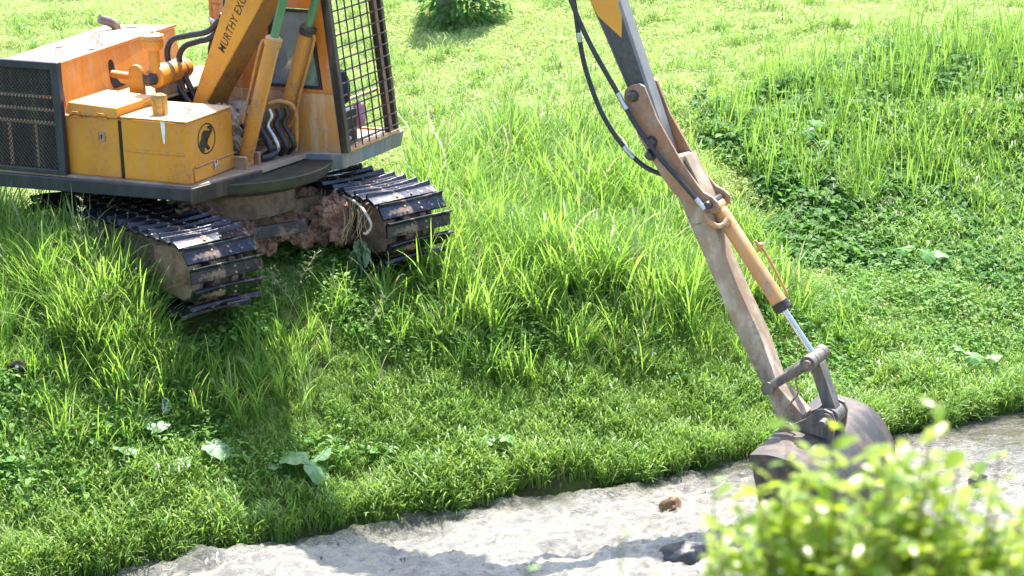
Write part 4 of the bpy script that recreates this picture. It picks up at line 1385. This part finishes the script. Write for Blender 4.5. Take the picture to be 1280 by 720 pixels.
# 2 bank grass
X, Y = sample(400, -6.5, 7.5, 14.2, 24)
v = Y - bankline(X)
hi = np.where(X < 2.0, 3.5, 2.4 + .9 * ss(2.0, 4.5, X))
wgt = 1.0 - .3 * ss(.5, 1.8, v)
bare = np.exp(-(((X + 2.85) / .30) ** 2 + ((Y - 17.72) / .13) ** 2)) + np.exp(-(((X + 3.95) / .25) ** 2 + ((Y - 16.7) / .25) ** 2))
keep = view_ok(X, Y) & (v > .10 * (fbm(X * 3, Y * 3, 313, 2) > .55) - .02) & (v < hi) & (rng.random(len(X)) < wgt * (1 - .95 * bare)) & machine_clear(X, Y)
Xk, Yk = X[keep], Y[keep]; vk = v[keep]
hs = (1.0 - .38 * ss(0, 1.7, vk)) * np.maximum(.6, .35 + 1.25 * fbm(Xk * 1.7, Yk * 1.7, 15, 4))
scatter('bank_grass', place(Xk, Yk, -.01), c_bank, 9, .75, 1.2, 'lush green grass covering the low bank beside the stream', hs=hs)
# overhanging fringe at the waterline
X = rng.uniform(-5, 7, 900); X = X[fbm(X * 2.2, X * 0, 303, 3) > .42]; _n = len(X); Y = bankline(X) + rng.uniform(-.06, .10, _n)
P_ = place(X, Y); P_[:, 2] = np.maximum(P_[:, 2], WATER + .03)
scatter('fringe_grass', P_, c_bank, 9, .7, 1.15, 'dark grass fringe drooping over the water edge', tiltmax=.5)

# 3 leafy weeds
X, Y = sample(200, -6, 7, 16.5, 24)
v = Y - bankline(X)
f1 = fbm(X * 1.1, Y * 1.1, 71, 3)
keep = view_ok(X, Y) & (v > .5) & (v < 3.4) & (f1 > .47) & (rng.random(len(X)) < .75) & machine_clear(X, Y)
scatter('leafy_weeds', place(X[keep], Y[keep]), c_weed, 9, .75, 1.3, 'low small leaved weeds mixed into the grass of the slope', 'weeds')

# 4 creepers on the shaded slope to the right
X, Y = sample(170, 2, 10, 20.5, 28.5)
wx, wy = warp(X, Y, .4)
keep = view_ok(X, Y, 1.5) & inpoly(wx, wy, PCR) & (rng.random(len(X)) < .9)
scatter('creeper', place(X[keep], Y[keep]), c_creep, 8, .8, 1.4, 'dark leafy creepers matted over the slope on the right', 'creepers')

X, Y = sample(70, 1.5, 10, 23.0, 28.5)
wx, wy = warp(X, Y, .4)
keep = view_ok(X, Y, 1.5) & inpoly(wx, wy, PC) & (fbm(X * .8, Y * .8, 141, 3) > .42)
scatter('undergrowth', place(X[keep], Y[keep]), c_creep, 8, .8, 1.5, 'dark undergrowth between the thin stalks at upper right', 'weeds')
X, Y = sample(60, 2, 9, 20.8, 26)
wx, wy = warp(X, Y, .4)
f1 = fbm(X * 1.0, Y * 1.0, 151, 3)
keep = view_ok(X, Y, 1.5) & inpoly(wx, wy, PCR) & (f1 > .44)
scatter('slope_grass', place(X[keep], Y[keep]), c_bank, 9, .8, 1.5, 'tufts of fine grass growing up through the creepers on the right slope')

# 5 tall grass
X, Y = sample(75, -7, 9, 17, 29)
wx, wy = warp(X, Y, .7)
inA = inpoly(wx, wy, PA); inB = inpoly(wx, wy, PB)
f1 = fbm(X * 1.2, Y * 1.2, 101, 3)
keep = (inA | inB) & machine_clear(X, Y) & ~under(X, Y) & (rng.random(len(X)) < np.where(f1 > .42, .85, .35))
Xk, Yk = X[keep], Y[keep]
hs = .30 + 1.25 * fbm(Xk * 1.5, Yk * 1.5, 103, 3)
hs = hs * np.where(inB[keep], .86, 1.0)
# belt hiding the lower half of the nearer track
nb_ = 620
bf = rng.uniform(-2.2, 1.35, nb_); bl = rng.uniform(-2.0, -1.36, nb_)
cu, su = math.cos(R(50)), math.sin(R(50))
bx = EX_LOC[0] + bf * cu + bl * su; by = EX_LOC[1] - bf * su + bl * cu
kk = rng.random(nb_) < np.where(bf > .6, .6, .9)
hb = rng.uniform(.65, 1.1, nb_) * np.where(bf > .2, .85, 1.0)
Xk = np.concatenate([Xk, bx[kk]]); Yk = np.concatenate([Yk, by[kk]]); hs = np.concatenate([hs, hb[kk]])
scatter('tall_grass', place(Xk, Yk), c_tall, 10, .75, 1.15, 'tall bright arching grass around the crawler tracks and in the middle', hs=hs)
# scattered clumps below
X, Y = sample(62, -5.4, 3.2, 15.4, 21.0)
v = Y - bankline(X)
keep = (v > 1.0) & machine_clear(X, Y) & ~under(X, Y) & (rng.random(len(X)) < .22 + .7 * ss(.44, .58, fbm(X * 1.3, Y * 1.3, 203, 3)))
scatter('grass_clumps', place(X[keep], Y[keep]), c_tall, 10, .38, .80, 'scattered clumps of taller grass on the middle of the bank')
# thin stalks over the far right slope
X, Y = sample(22, 1.5, 10, 22.0, 30)
wx, wy = warp(X, Y, .4)
keep = view_ok(X, Y, 1.5) & inpoly(wx, wy, PC)
scatter('reedy_grass', place(X[keep], Y[keep]), c_spike, 8, .7, 1.15, 'thin upright grass stalks standing over the dark slope at upper right')
X, Y = sample(26, 1.2, 6.5, 18.8, 21.6)
v = Y - bankline(X)
keep = view_ok(X, Y, 1) & (v > .25) & (v < 2.6) & (fbm(X, Y, 131, 2) > .4)
scatter('bench_grass', place(X[keep], Y[keep]), c_spike, 8, .28, .5, 'fine upright grass blades on the low sunlit ledge at right')

X, Y = sample(110, 1.6, 7.5, 18.6, 23.5)
v = Y - bankline(X)
keep = view_ok(X, Y, 1) & (v > .35) & (v < 3.2) & (X > 2.0 + .8 * (fbm(X, Y, 161, 2) - .5)) & (fbm(X * 1.2, Y * 1.2, 163, 3) > .40)
scatter('ledge_grass', place(X[keep], Y[keep]), c_lawn, 8, .9, 1.7, 'short yellow green grass on the low sunlit ledge at right')

X, Y = sample(16, -5.4, 4.5, 14.8, 20.5)
v = Y - bankline(X)
keep = (v > .02) & (v < 1.1) & (rng.random(len(X)) < .15 + .85 * ss(.42, .6, fbm(X * 1.6, Y * 1.6, 243, 3)))
scatter('edge_tufts', place(X[keep], Y[keep]), c_tall, 10, .24, .44, 'arching tufts of grass standing along the edge of the stream')

# ------------------------------------------------------------------ individual plants, stones and loose things
def obj_mesh(name, V, F, m, parent=None, loc=(0, 0, 0), smooth=False):
    me = bpy.data.meshes.new(name)
    me.from_pydata([tuple(map(float, v)) for v in V], [], F)
    me.materials.append(m)
    if smooth:
        for p in me.polygons: p.use_smooth = True
    me.update()
    o = link(name, me, parent)
    o.location = loc
    return o

# broad pale leaves standing over the bank grass
def mk_broad():
    n = NT('broad_leaf_surface')
    oc = n.coord('Object')
    f = n.noise(18, 4, .6, oc)
    rnd = n.n('ShaderNodeObjectInfo').outputs['Random']
    c = n.mix(n.ramp(f, [(.3, 0), (.7, 1)]), (0.16, 0.30, 0.13), (0.27, 0.40, 0.22))
    c = n.mix(n.math('MULTIPLY', rnd, .7), c, (0.10, 0.25, 0.07))
    p = n.pbr(c, .42, 0, n.bump(f, .3, .01), .5)
    tr = n.n('ShaderNodeBsdfTranslucent'); tr.inputs[0].default_value = (.25, .45, .10, 1)
    mx = n.n('ShaderNodeMixShader'); mx.inputs[0].default_value = .3
    n.l(p.outputs[0], mx.inputs[1]); n.l(tr.outputs[0], mx.inputs[2])
    return n.done(mx.outputs[0])
BROAD = mk_broad()
STEM = simple('green_stem', (0.12, 0.24, 0.05), .5)
BROADG = BROAD.copy(); BROADG.name = 'green_broad_leaf'
for nd_ in BROADG.node_tree.nodes:
    if nd_.type == 'MIX':
        for q_ in (6, 7):
            if not nd_.inputs[q_].is_linked: nd_.inputs[q_].default_value = [(0.07, .20, .04, 1), (.13, .30, .06, 1)][q_ - 6]
def broad_leaf(parent, c, az, tilt, size, seed, mt=None):
    r_ = random.Random(seed)
    V = [(0, 0, 0)]; F = []
    N1 = 28
    for ring, k in ((.5, 0), (1.0, 1)):
        for i in range(N1):
            a = 2 * PI * i / N1
            notch = 1 - .75 * math.exp(-((a - PI) / .22) ** 2)
            rad = size * ring * (.5 + .06 * math.cos(a) + .035 * math.cos(5 * a + seed) + .02 * math.cos(9 * a + 2 * seed)) * (notch if k else 1 - .3 * (1 - notch))
            x = rad * math.cos(a) * 1.12; y = rad * math.sin(a) * .92
            z = size * (.10 * ring * ring * (.2 + math.cos(2 * a + seed) * .7) - .12 * ring ** 2 * (1 if r_.random() > .2 else .6) + .025 * math.cos(7 * a))
            V.append((x, y, z))
    for i in range(N1):
        j = (i + 1) % N1
        F.append((0, 1 + i, 1 + j)); F.append((1 + i, 1 + N1 + i, 1 + N1 + j, 1 + j))
    o = obj_mesh('leaf', V, F, mt or BROAD, parent, c, True)
    o.rotation_euler = (tilt[0], tilt[1], az)
    return o
bl = [  # x, y of the leaf, leaf height above ground, leaves (dx, dy, dz, size, tilt x, tilt y), label
    ((-2.77, 17.50), [(0, 0, .22, .20, .15, .1)], 'single pale leaf farthest up the bank, left of the row of broad leaves'),
    ((-2.97, 17.22), [(0, 0, .20, .21, -.1, .1)], 'flat pale broad leaf on the bank, second from the left of the sunlit row'),
    ((-2.58, 17.22), [(0, 0, .20, .22, .25, -.15)], 'darker green broad leaf between two pale ones on the bank'),
    ((-2.30, 17.40), [(0, 0, .22, .25, .2, .35)], 'large broad leaf drooping to the right, fourth in the sunlit row'),
    ((-1.72, 17.45), [(0, 0, .24, .25, .12, -.05), (.19, -.05, .16, .26, .45, .75), (.22, .10, .22, .17, .1, -.4), (-.13, -.02, .18, .12, .1, .2)], 'cluster of four broad leaves, one hanging, on the middle of the bank'),
    ((-3.80, 16.90), [(0, 0, .20, .12, .2, -.3), (.06, .20, .2, .15, .1, .1)], 'two small broad leaves near the left edge, low on the bank'),
    ((-2.66, 17.10), [], ''),
    ((-0.22, 18.10), [(0, 0, .20, .15, .5, -.2), (.16, .06, .2, .15, .2, .1), (-.16, -.02, .15, .12, .3, .1)], 'three green heart shaped leaves low on the bank below the tall grass'),
    ((-1.10, 17.80), [(0, 0, .16, .14, .2, .2), (.12, .05, .15, .11, .4, -.3)], 'pair of small round leaves right of the pale leaf cluster'),
    ((4.10, 20.25), [(0, 0, .25, .20, .5, .1), (.2, .1, .2, .16, .3, -.3), (-.1, .15, .28, .15, .2, .3)], 'bluish broad leaves on the ledge near the right edge by the water'),
    ((3.95, 22.0), [(0, 0, .28, .24, .5, .5), (-.2, .1, .3, .2, .4, -.3), (.15, .12, .26, .2, .1, .2)], 'bright big leaved plant at the foot of the right slope'),
    ((3.05, 24.2), [(0, 0, .3, .2, .6, .3), (-.2, .0, .3, .17, .4, -.3), (.1, .15, .36, .2, .3, .2), (.2, -.1, .2, .16, .5, .1)], 'leafy plant high on the dark slope under the thin stalks'),
    ((-3.05, 17.95), [(0, 0, .10, .11, .4, 0), (.08, .06, .12, .11, .3, .3), (-.06, .05, .12, .10, .3, -.3)], 'small three leaved seedling in the shaded hollow at left'),
]
for (xy, lv, lab) in bl:
    if not lv: continue
    z0 = ground_z(*xy)
    t = empty('broad_leaf_plant', (xy[0], xy[1], z0))
    tag(t, lab, 'plant', 'broad leaved plants standing in the bank grass')
    for q, (dx, dy, dz, s_, ta, tb_) in enumerate(lv):
        broad_leaf(t, (dx, dy, dz), ru(-.6, .6), (ta, tb_), s_ * (.8 if xy[0] > 2.5 else .9), int(xy[0] * 100) + q, BROADG if xy[0] > -1.3 or xy[0] < -3 else None)
        m = MB(); m.tube(smooth_path([(dx * .2, dy * .2, -.03), (dx * .6, dy * .6, dz * .5), (dx, dy, dz - .005)], 4), .005, 6)
        m.build('stem', STEM, t)

# feathery seed heads
def seed_stalk(loc, h, lean, az, lab, dense=18):
    t = empty('seeding_grass_stalk', loc)
    tag(t, lab, 'grass stalk', 'grass stalks with feathery seed heads')
    pts = [(0, 0, -.02), (math.cos(az) * lean * h * .35, math.sin(az) * lean * h * .35, h * .5), (math.cos(az) * lean * h, math.sin(az) * lean * h, h)]
    q = smooth_path(pts, 6)
    m = MB(); m.tube(q, [.0032 * (1 - .6 * i / (len(q) - 1)) for i in range(len(q))], 5)
    m.build('stalk', G_SEED, t)
    V, F = [], []
    for i in range(dense):
        k = .52 + .48 * i / dense
        p = q[min(len(q) - 1, int(k * (len(q) - 1)))]
        L_ = ru(.07, .15) * (1.25 - k * .8)
        n0 = len(V); a_ = ru(0, 6.28)
        blade(V, F, (p.x, p.y, p.z), a_, L_ * 1.3, ru(.7, 1.1), ru(.4, 1.0), .0028, 4, 0, .6)
        for g in range(3):
            e = V[n0 + 2 + 2 * g] if n0 + 2 + 2 * g < len(V) else V[-1]
            blade(V, F, e, ru(0, 6.28), ru(.015, .03), ru(.8, 1.8), .6, .0045, 2)
    obj_mesh('seed_head', V, F, G_SEED, t)
for (x, y, h, l_, az, lab) in [
    (-3.55, 18.75, .95, .10, .5, 'tallest feathery seed head standing in front of the nearer track, below the fuel tank'),
    (-3.20, 18.80, .70, .30, 3.0, 'feathery seed head leaning left in front of the nearer track'),
    (-2.85, 18.75, .62, .25, .3, 'feathery seed head before the front end of the nearer track'),
    (-2.05, 18.95, .62, .30, 2.6, 'feathery seed head just right of the nearer track front'),
    (-1.85, 18.9, .58, .5, .4, 'second feathery seed head right of the nearer track, leaning right'),
    (-1.70, 18.8, .50, .6, 2.9, 'short bushy seed head between the two tracks'),
    (-1.95, 18.75, .55, .1, 1.9, 'straight bushy seed head between the two tracks'),
    (-1.25, 18.75, .52, .45, .3, 'thick yellowish stalk with seed head below the farther track'),
    (2.55, 21.9, .8, .4, .2, 'pale seed head beside the yellow bucket cylinder'),
    (2.95, 22.6, .8, .5, .5, 'pale seed head above the bucket cylinder on the slope'),
    (3.3, 22.3, .7, .6, .2, 'pale drooping seed head on the slope right of the stick'),
    (1.75, 21.3, .7, .3, 2.6, 'pale seed head in the tall grass left of the stick')]:
    seed_stalk((x, y, ground_z(x, y)), h, l_, az, lab, 26)

# foreground bush, out of focus, on the near bank
G_BUSH = mk_leaf('bush_leaves', [(0.12, 0.23, 0.015), (0.26, 0.38, 0.015), (0.36, 0.46, 0.02), (0.48, 0.53, 0.04)], (0.58, 0.74, 0.02), 0.55, 0.3, 0.5)
TWIG = simple('bush_twigs', (0.22, 0.13, 0.06), .7)
def bush(loc, targets, nl, lab, top, size=(.042, .074)):
    t = empty('foreground_bush', loc)
    tag(t, lab, 'bush')
    V, F = [], []
    m = MB()
    for (tx, ty, tz) in targets:
        b0 = Vector((ru(-.08, .08), ru(-.08, .08), 0))
        e = Vector((tx, ty, tz))
        mid = b0.lerp(e, .55) + Vector((ru(-.06, .06), ru(-.06, .06), .12))
        q = smooth_path([b0, mid, e], 14)
        m.tube(q, [.006 * (1 - .85 * i / (len(q) - 1)) + .0008 for i in range(len(q))], 5)
        az = ru(0, 6.28)
        for i in range(nl):
            k = 1 - .42 * (i / nl) ** 1.1
            p = q[min(len(q) - 1, int(round(k * (len(q) - 1))))] + Vector((ru(-.012, .012), ru(-.012, .012), ru(-.015, .015)))
            az += 2.4 + ru(-.3, .3)
            L_ = ru(*size) * (.75 + .4 * math.sin(PI * min(1, (i + 1) / nl)))
            leaf(V, F, p, az, ru(-.45, .75), L_, L_ * ru(.5, .66), .12, ru(-.5, .5))
    m.build('twigs', TWIG, t)
    obj_mesh('foliage', V, F, G_BUSH, t, smooth=True)
    return t
by_ = 4.9
bx_ = .80
bz = ground_z(bx_, by_) - .02
tg = []
for k in range(240):
    a = ru(0, 6.28); ph = math.acos(1 - ru(0, 1.0))
    rr = ru(.72, 1.03)
    tg.append((.46 * rr * math.sin(ph) * math.cos(a), .36 * rr * math.sin(ph) * math.sin(a), (3.48 - bz) + .50 * rr * math.cos(ph)))
for (px_, pz) in [(.13, 4.075), (.11, 4.03), (.16, 4.00), (-.20, 4.03), (-.28, 3.98), (-.30, 3.88), (-.10, 4.02), (.0, 4.00), (-.36, 3.78), (-.34, 3.70), (.26, 3.98), (-.40, 3.62)]:
    tg.append((px_, ru(-.1, .1), pz - bz))
bush((bx_, by_, bz), tg, 24, 'sunlit yellow green bush out of focus in the lower right foreground', 0)
tg = []
for k in range(120):
    a = ru(0, 6.28); ph = math.acos(1 - ru(0, 1.0)); rr = ru(.85, 1.04)
    tg.append((.34 * rr * math.sin(ph) * math.cos(a), .3 * rr * math.sin(ph) * math.sin(a), 3.50 - bz + .38 * rr * math.cos(ph)))
b2 = bush((1.34, 5.0, bz), tg, 16, 'smaller bush behind the right edge of the foreground foliage', 0)
b2.name = 'foreground_bush'
# stray stems on the near bank
for (x, y, z, n_l, lab) in [(.245, 5.0, 3.74, 3, 'blurred sprout with two round leaves in front of the dark rock'),
                        (.035, 5.0, 3.655, 2, 'blurred sprout barely reaching into the bottom of the picture'),
                        (.46, 5.1, 3.83, 3, 'blurred drooping leaf left of the big foreground bush')]:
    z0 = ground_z(x, y) - .02
    t = empty('sprout', (x, y, z0)); tag(t, lab, 'plant', 'out of focus sprouts in the foreground')
    m = MB(); q = smooth_path([(0, 0, 0), (.01, .02, (z - z0) * .6), (0, 0, z - z0)], 8); m.tube(q, .002, 5); m.build('stem', G_BANK, t)
    V, F = [], []
    for i in range(n_l):
        leaf(V, F, q[-1 - i], 2.8 * i + .2, .3, ru(.03, .045), ru(.018, .024))
    obj_mesh('leaf', V, F, G_TALL, t)
z0 = ground_z(-.28, 5.0)
t = empty('grass_blade', (-.27, 5.0, z0)); tag(t, 'single blurred green blade rising in front of the stream at lower left', 'plant')
V, F = [], []
blade(V, F, (0, 0, 0), 3.0, 3.735 - z0, .01, .1, .007, 8); blade(V, F, (-.01, 0, 0), 2.8, 3.80 - z0, .02, .16, .004, 8)
obj_mesh('blade', V, F, G_BUSH, t)

# tree wrapped in vines at the top of the field
tx, ty = -0.72, 30.6
tz = ground_z(tx, ty)
tree = empty('vine_covered_tree', (tx, ty, tz)); tag(tree, 'tree trunk wrapped in dark green vines far behind the cab', 'tree')
BARK = mk_mud('pale_bark', (0.20, 0.17, 0.14), (0.42, 0.38, 0.33), 14)
m = MB(); m.tube(smooth_path([(-.12, 0, -.05), (-.14, 0, .5), (-.18, .05, 1.4), (-.1, .1, 2.6), (0, .1, 3.6)], 5), [.15 - .004 * i for i in range(21)], 14)
m.build('trunk', BARK, tree)
V, F = [], []
for i in range(3600):
    h_ = 2.6 * random.random() ** 1.1
    a = ru(0, 6.28); r = (.46 - .05 * h_) * math.sqrt(ru(.1, 1)) * (1.15 if h_ < .5 else 1)
    leaf(V, F, (.10 + r * math.cos(a) * 1.15, r * math.sin(a), h_), a + ru(-.7, .7), ru(-1.0, .3), ru(.07, .12), ru(.04, .065))
for i in range(24):
    blade(V, F, (.1 + ru(-.3, .3), ru(-.3, .2), 0), ru(0, 6.28), ru(.5, .9), ru(.05, .3), ru(.3, 1.4), .018, 6)
obj_mesh('vines', V, F, G_CREEP, tree)
# dry twiggy shrub at the top left
tx, ty = -6.15, 32.6
tz = ground_z(tx, ty)
sh = empty('dry_shrub', (tx, ty, tz)); tag(sh, 'sparse brownish shrub in the field beyond the engine hood', 'shrub')
m = MB(); V, F = [], []
for i in range(26):
    a = ru(0, 6.28); r = ru(.1, .45)
    q = smooth_path([(0, 0, 0), (r * .4 * math.cos(a), r * .4 * math.sin(a), .4), (r * math.cos(a), r * math.sin(a), ru(.5, 1.0))], 4)
    m.tube(q, .006, 4)
    for p in q[3:]:
        for g in range(3): leaf(V, F, p, ru(0, 6.28), ru(-.5, .5), ru(.03, .06), ru(.015, .03))
m.build('twigs', TWIG, sh); obj_mesh('leaves', V, F, mk_leaf('dry_shrub_leaves', [(0.30, 0.26, 0.16), (0.36, 0.38, 0.18), (0.42, .34, .26)], (.4, .4, .2), .3), sh)

# stones in the stream
ROCK = mk_mud('wet_dark_rock', (0.018, 0.018, 0.028), (0.075, 0.07, 0.08), 9)
nd = [x for x in ROCK.node_tree.nodes if x.type == 'BSDF_PRINCIPLED'][0]; nd.inputs['Roughness'].default_value = .22; nd.inputs['Specular IOR Level'].default_value = .6
ROCKB = mk_mud('wet_brown_rock', (0.10, 0.055, 0.025), (0.30, 0.19, 0.10), 12)
nd = [x for x in ROCKB.node_tree.nodes if x.type == 'BSDF_PRINCIPLED'][0]; nd.inputs['Roughness'].default_value = .3
def rock(name, loc, s_, seed, m, lab, cat='rock', group='stones breaking the surface of the stream', rz=0.0, sub=4, rough=.35):
    bm = bmesh.new()
    bmesh.ops.create_icosphere(bm, subdivisions=sub, radius=1)
    for v in bm.verts:
        p = v.co.copy()
        f = float(fbm(np.array([p.x * 1.3 + seed]), np.array([p.y * 1.3 + p.z * 1.7]), seed, 4)[0])
        k = 1 + rough * 2 * (f - .5)
        # facets
        for (nx_, ny_, nz_, d_) in ((.5, -.6, .6, .72), (-.7, -.2, .6, .68), (.1, .6, .8, .7), (-.2, -.9, .1, .8)):
            dd_ = p.x * nx_ + p.y * ny_ + p.z * nz_
            if dd_ > d_: p -= Vector((nx_, ny_, nz_)) * (dd_ - d_) * .85
        v.co = Vector((p.x * k * s_[0], p.y * k * s_[1], p.z * k * s_[2]))
    me = bpy.data.meshes.new(name); bm.to_mesh(me); bm.free()
    for p in me.polygons: p.use_smooth = True
    me.materials.append(m)
    o = link(name, me); o.location = loc; o.rotation_euler = (0, 0, rz)
    tag(o, lab, cat, group)
    return o
rock('river_rock', (1.32, 16.68, WATER - .02), (.22, .15, .13), 3, ROCK, 'large dark wet rock with a ridge in the stream, nearest the viewer', rz=.2)
rock('river_rock', (1.25, 17.62, WATER - .01), (.085, .08, .11), 8, ROCKB, 'small brown rock in the stream with water piling over it, left of the bucket', rz=.5)
rock('river_rock', (-1.67, 16.47, WATER + .03), (.035, .03, .03), 5, ROCKB, 'tiny brown stone in the pale rapids at lower left')
rock('river_rock', (3.79, 18.21, WATER - .01), (.07, .06, .07), 6, ROCK, 'small dark rock in the calmer water right of the bush')
# earth clods in the hollow at left
# litter
def crumple(name, loc, size, m, lab, seed, rot=(0, 0, 0)):
    n_ = 12; V = []; F = []
    for j in range(n_):
        for i in range(n_):
            x = (i / (n_ - 1) - .5); y = (j / (n_ - 1) - .5)
            z = float(fbm(np.array([x * 4 + seed]), np.array([y * 4.]), seed, 3)[0]) - .5
            V.append((x * size[0], y * size[1], z * size[2]))
    for j in range(n_ - 1):
        for i in range(n_ - 1):
            a = j * n_ + i; F.append((a, a + 1, a + n_ + 1, a + n_))
    o = obj_mesh(name, V, F, m, None, loc, False)
    sm = o.modifiers.new('thickness', 'SOLIDIFY'); sm.thickness = .004
    o.rotation_euler = rot
    return tag(o, lab, 'litter')
WHITE = simple('white_plastic', (0.72, 0.74, 0.76), .4)
GREYP = simple('grey_white_plastic', (0.42, 0.46, 0.50), .5)
def gz(x, y, d): return (x, y, ground_z(x, y) + d)
crumple('plastic_scrap', gz(-2.72, 17.78, .10), (.07, .12, .06), WHITE, 'white scrap of plastic standing in the shaded hollow', 3, (1.0, .2, .5))
crumple('plastic_bag', gz(-2.90, 17.66, .06), (.16, .10, .10), GREYP, 'crumpled greyish plastic bag left of the white scrap', 5, (.3, 0, .2))
crumple('plastic_bag', gz(-3.25, 17.32, .07), (.10, .07, .06), GREYP, 'small grey plastic piece lower left in the bank grass', 7, (.3, 0, .9))
b = rock('dark_rag', gz(-3.86, 17.72, .14), (.085, .05, .06), 9, simple('dark_cloth', (.02, .015, .02), .8), 'dark rag with white spots lying in the grass at the left edge', 'rag', None, sub=3)
V, F = [], []
for k, (x, z) in enumerate([(.01, .02)]):
    r0 = .014
    n0 = len(V); V += [(x + r0 * math.cos(a), -.056 - .002 * k, z + r0 * math.sin(a)) for a in np.linspace(0, 2 * PI, 8, endpoint=False)]; F.append(tuple(range(n0, n0 + 8)))
obj_mesh('white_spots', V, F, WHITE, b)

# loose things on the machine
bpy.context.view_layer.update()
EXM = Matrix.LocRotScale(Vector(EX_LOC), Euler((0, -R(2.0), -R(27))), None)
UCM = EXM @ Matrix.Rotation(UC, 4, 'Z')
def lumps(name, pts, m, lab, cat, M_, base):
    bm = bmesh.new()
    for k, (x, y, z, r) in enumerate(pts):
        res = bmesh.ops.create_icosphere(bm, subdivisions=3 if r < .09 else 4, radius=1)
        for v in res['verts']:
            p = v.co.copy()
            f = float(fbm(np.array([p.x * 2.2 + k * 3.1]), np.array([p.y * 2.2 + p.z * 2.9]), k, 4)[0])
            v.co = Vector((x, y, z)) - Vector(base) + p * r * (.30 + 1.5 * f + .35 * (random.random() - .5))
    me = bpy.data.meshes.new(name); bm.to_mesh(me); bm.free()
    me.materials.append(m)
    o = link(name, me)
    o.matrix_world = M_ @ Matrix.Translation(base)
    return tag(o, lab, cat)
pts = []
for k in range(150):
    y = ru(-.72, .62); x = ru(.10, .55)
    pts.append((x, y, .56 - .32 * max(0, x - .30) / .25 + ru(-.05, .04), ru(.025, .075)))
for k in range(50): pts.append((ru(.45, .75), ru(.47, .68), ru(.22, .54), ru(.025, .075)))
pts.append((.60, -.28, .44, .075))
lumps('mud_heap', pts, M['redmud'], 'reddish clods of earth heaped on the frame between the two tracks', 'mud', UCM, (.35, 0, .4))
m = MB(); m.tube(smooth_path([(.55, .66, .60), (.72, .655, .585), (.95, .62, .56), (1.08, .60, .50), (1.14, .60, .42), (1.08, .60, .34), (1.03, .60, .33)], 6), .012, 7)
o = m.build('pale_root', simple('pale_root_bark', (.55, .48, .36), .7), None); o.matrix_world = UCM; tag(o, 'pale curved root hanging on the muddy side of the farther track', 'root')
V, F = [], []
for k in range(11):
    leaf(V, F, (1.02 + ru(-.09, .10), .60 + ru(-.10, .0), .24 + ru(-.06, .06)), ru(0, 6.28), ru(-1.5, -.9), ru(.14, .24), ru(.05, .09), .25, ru(-.6, .6))
o = obj_mesh('wilted_plant', V, F, mk_leaf('wilted_leaves', [(0.10, 0.17, 0.10), (0.16, 0.24, 0.14), (0.22, 0.30, 0.20)], (.2, .3, .15), .25), None); o.matrix_world = UCM
tag(o, 'wilted grey green leaves dangling from the front of the farther track', 'plant')
# dry roots and straw trailing from the track frames
m = MB()
for k in range(26):
    x, y = ru(.35, 1.1), ru(.56, .68)
    m.tube(smooth_path([(x, y, ru(.5, .62)), (x + ru(-.06, .06), y - ru(.0, .05), ru(.36, .46)), (x + ru(-.1, .1), y - ru(.0, .1), ru(.2, .34))], 4), .003, 4)
for k in range(14):
    x = ru(-.1, .5)
    m.tube(smooth_path([(x, -.62, .62), (x + .1, -.66, .58), (x + ru(.1, .3), -.7 + ru(-.05, .05), ru(.45, .55))], 4), .003, 4)
o = m.build('straw', simple('dry_straw', (.42, .33, .2), .8), None); o.matrix_world = UCM; tag(o, 'thin dry straw and rootlets trailing from the track frames', 'straw', kind='stuff')

pts = [(ru(.22, .36), ru(-.30, .05), ru(1.1, 1.32), ru(.05, .09)) for k in range(8)] + [(.14, -.28, 1.12, .16), (.22, -.18, 1.28, .13), (.10, -.30, 1.30, .10), (.25, .05, 1.05, .12)]
pts = [(x - .14, y, z, r) for x, y, z, r in pts]
lumps('dried_mud', pts, M['duststeel'], 'brown dried mud caked round the boom foot behind the fuel tank', 'mud', EXM, (.2, -.2, 1.0))
def on_ex(o, loc):
    o.matrix_world = EXM @ Matrix.Translation(loc)
can = empty('red_oil_can'); on_ex(can, (-.32, .62, 1.495)); tag(can, 'red oil can with a grey lid standing behind the hydraulic hoses', 'can')
m = MB(); m.tube([(0, 0, .0), (0, 0, .01), (0, 0, .30)], [.09, .1, .11], 24); m.build('body', M['red'], can, 0.004)
m = MB(); m.tube([(0, 0, .301), (0, 0, .33), (0, 0, .36)], [.115, .115, .09], 24); m.build('lid', M['plastic_grey'], can, 0.004)
m = MB(); m.tube([(0, 0, .10), (0, 0, .16)], [.1035, .1055], 24, caps=False); m.build('white_band', M['whitepaint'], can)
bag = rock('pink_bag', (0, 0, 0), (.07, .06, .13), 12, M['pink'], 'pink cloth bag hanging behind the windscreen guard inside the cab', 'bag', None, sub=3, rough=.2); on_ex(bag, (.72, .92, 1.17))
bag = rock('pink_cloth', (0, 0, 0), (.10, .08, .05), 14, M['pink'], 'crumpled pink cloth on the cab floor by the front post', 'cloth', None, sub=3, rough=.3); on_ex(bag, (.76, .54, 1.03))
bag = rock('blue_rucksack', (0, 0, 0), (.10, .09, .17), 16, M['cushion'], 'dark blue rucksack on the seat seen through the windscreen guard', 'bag', None, sub=3, rough=.2); on_ex(bag, (.70, .66, 1.46))
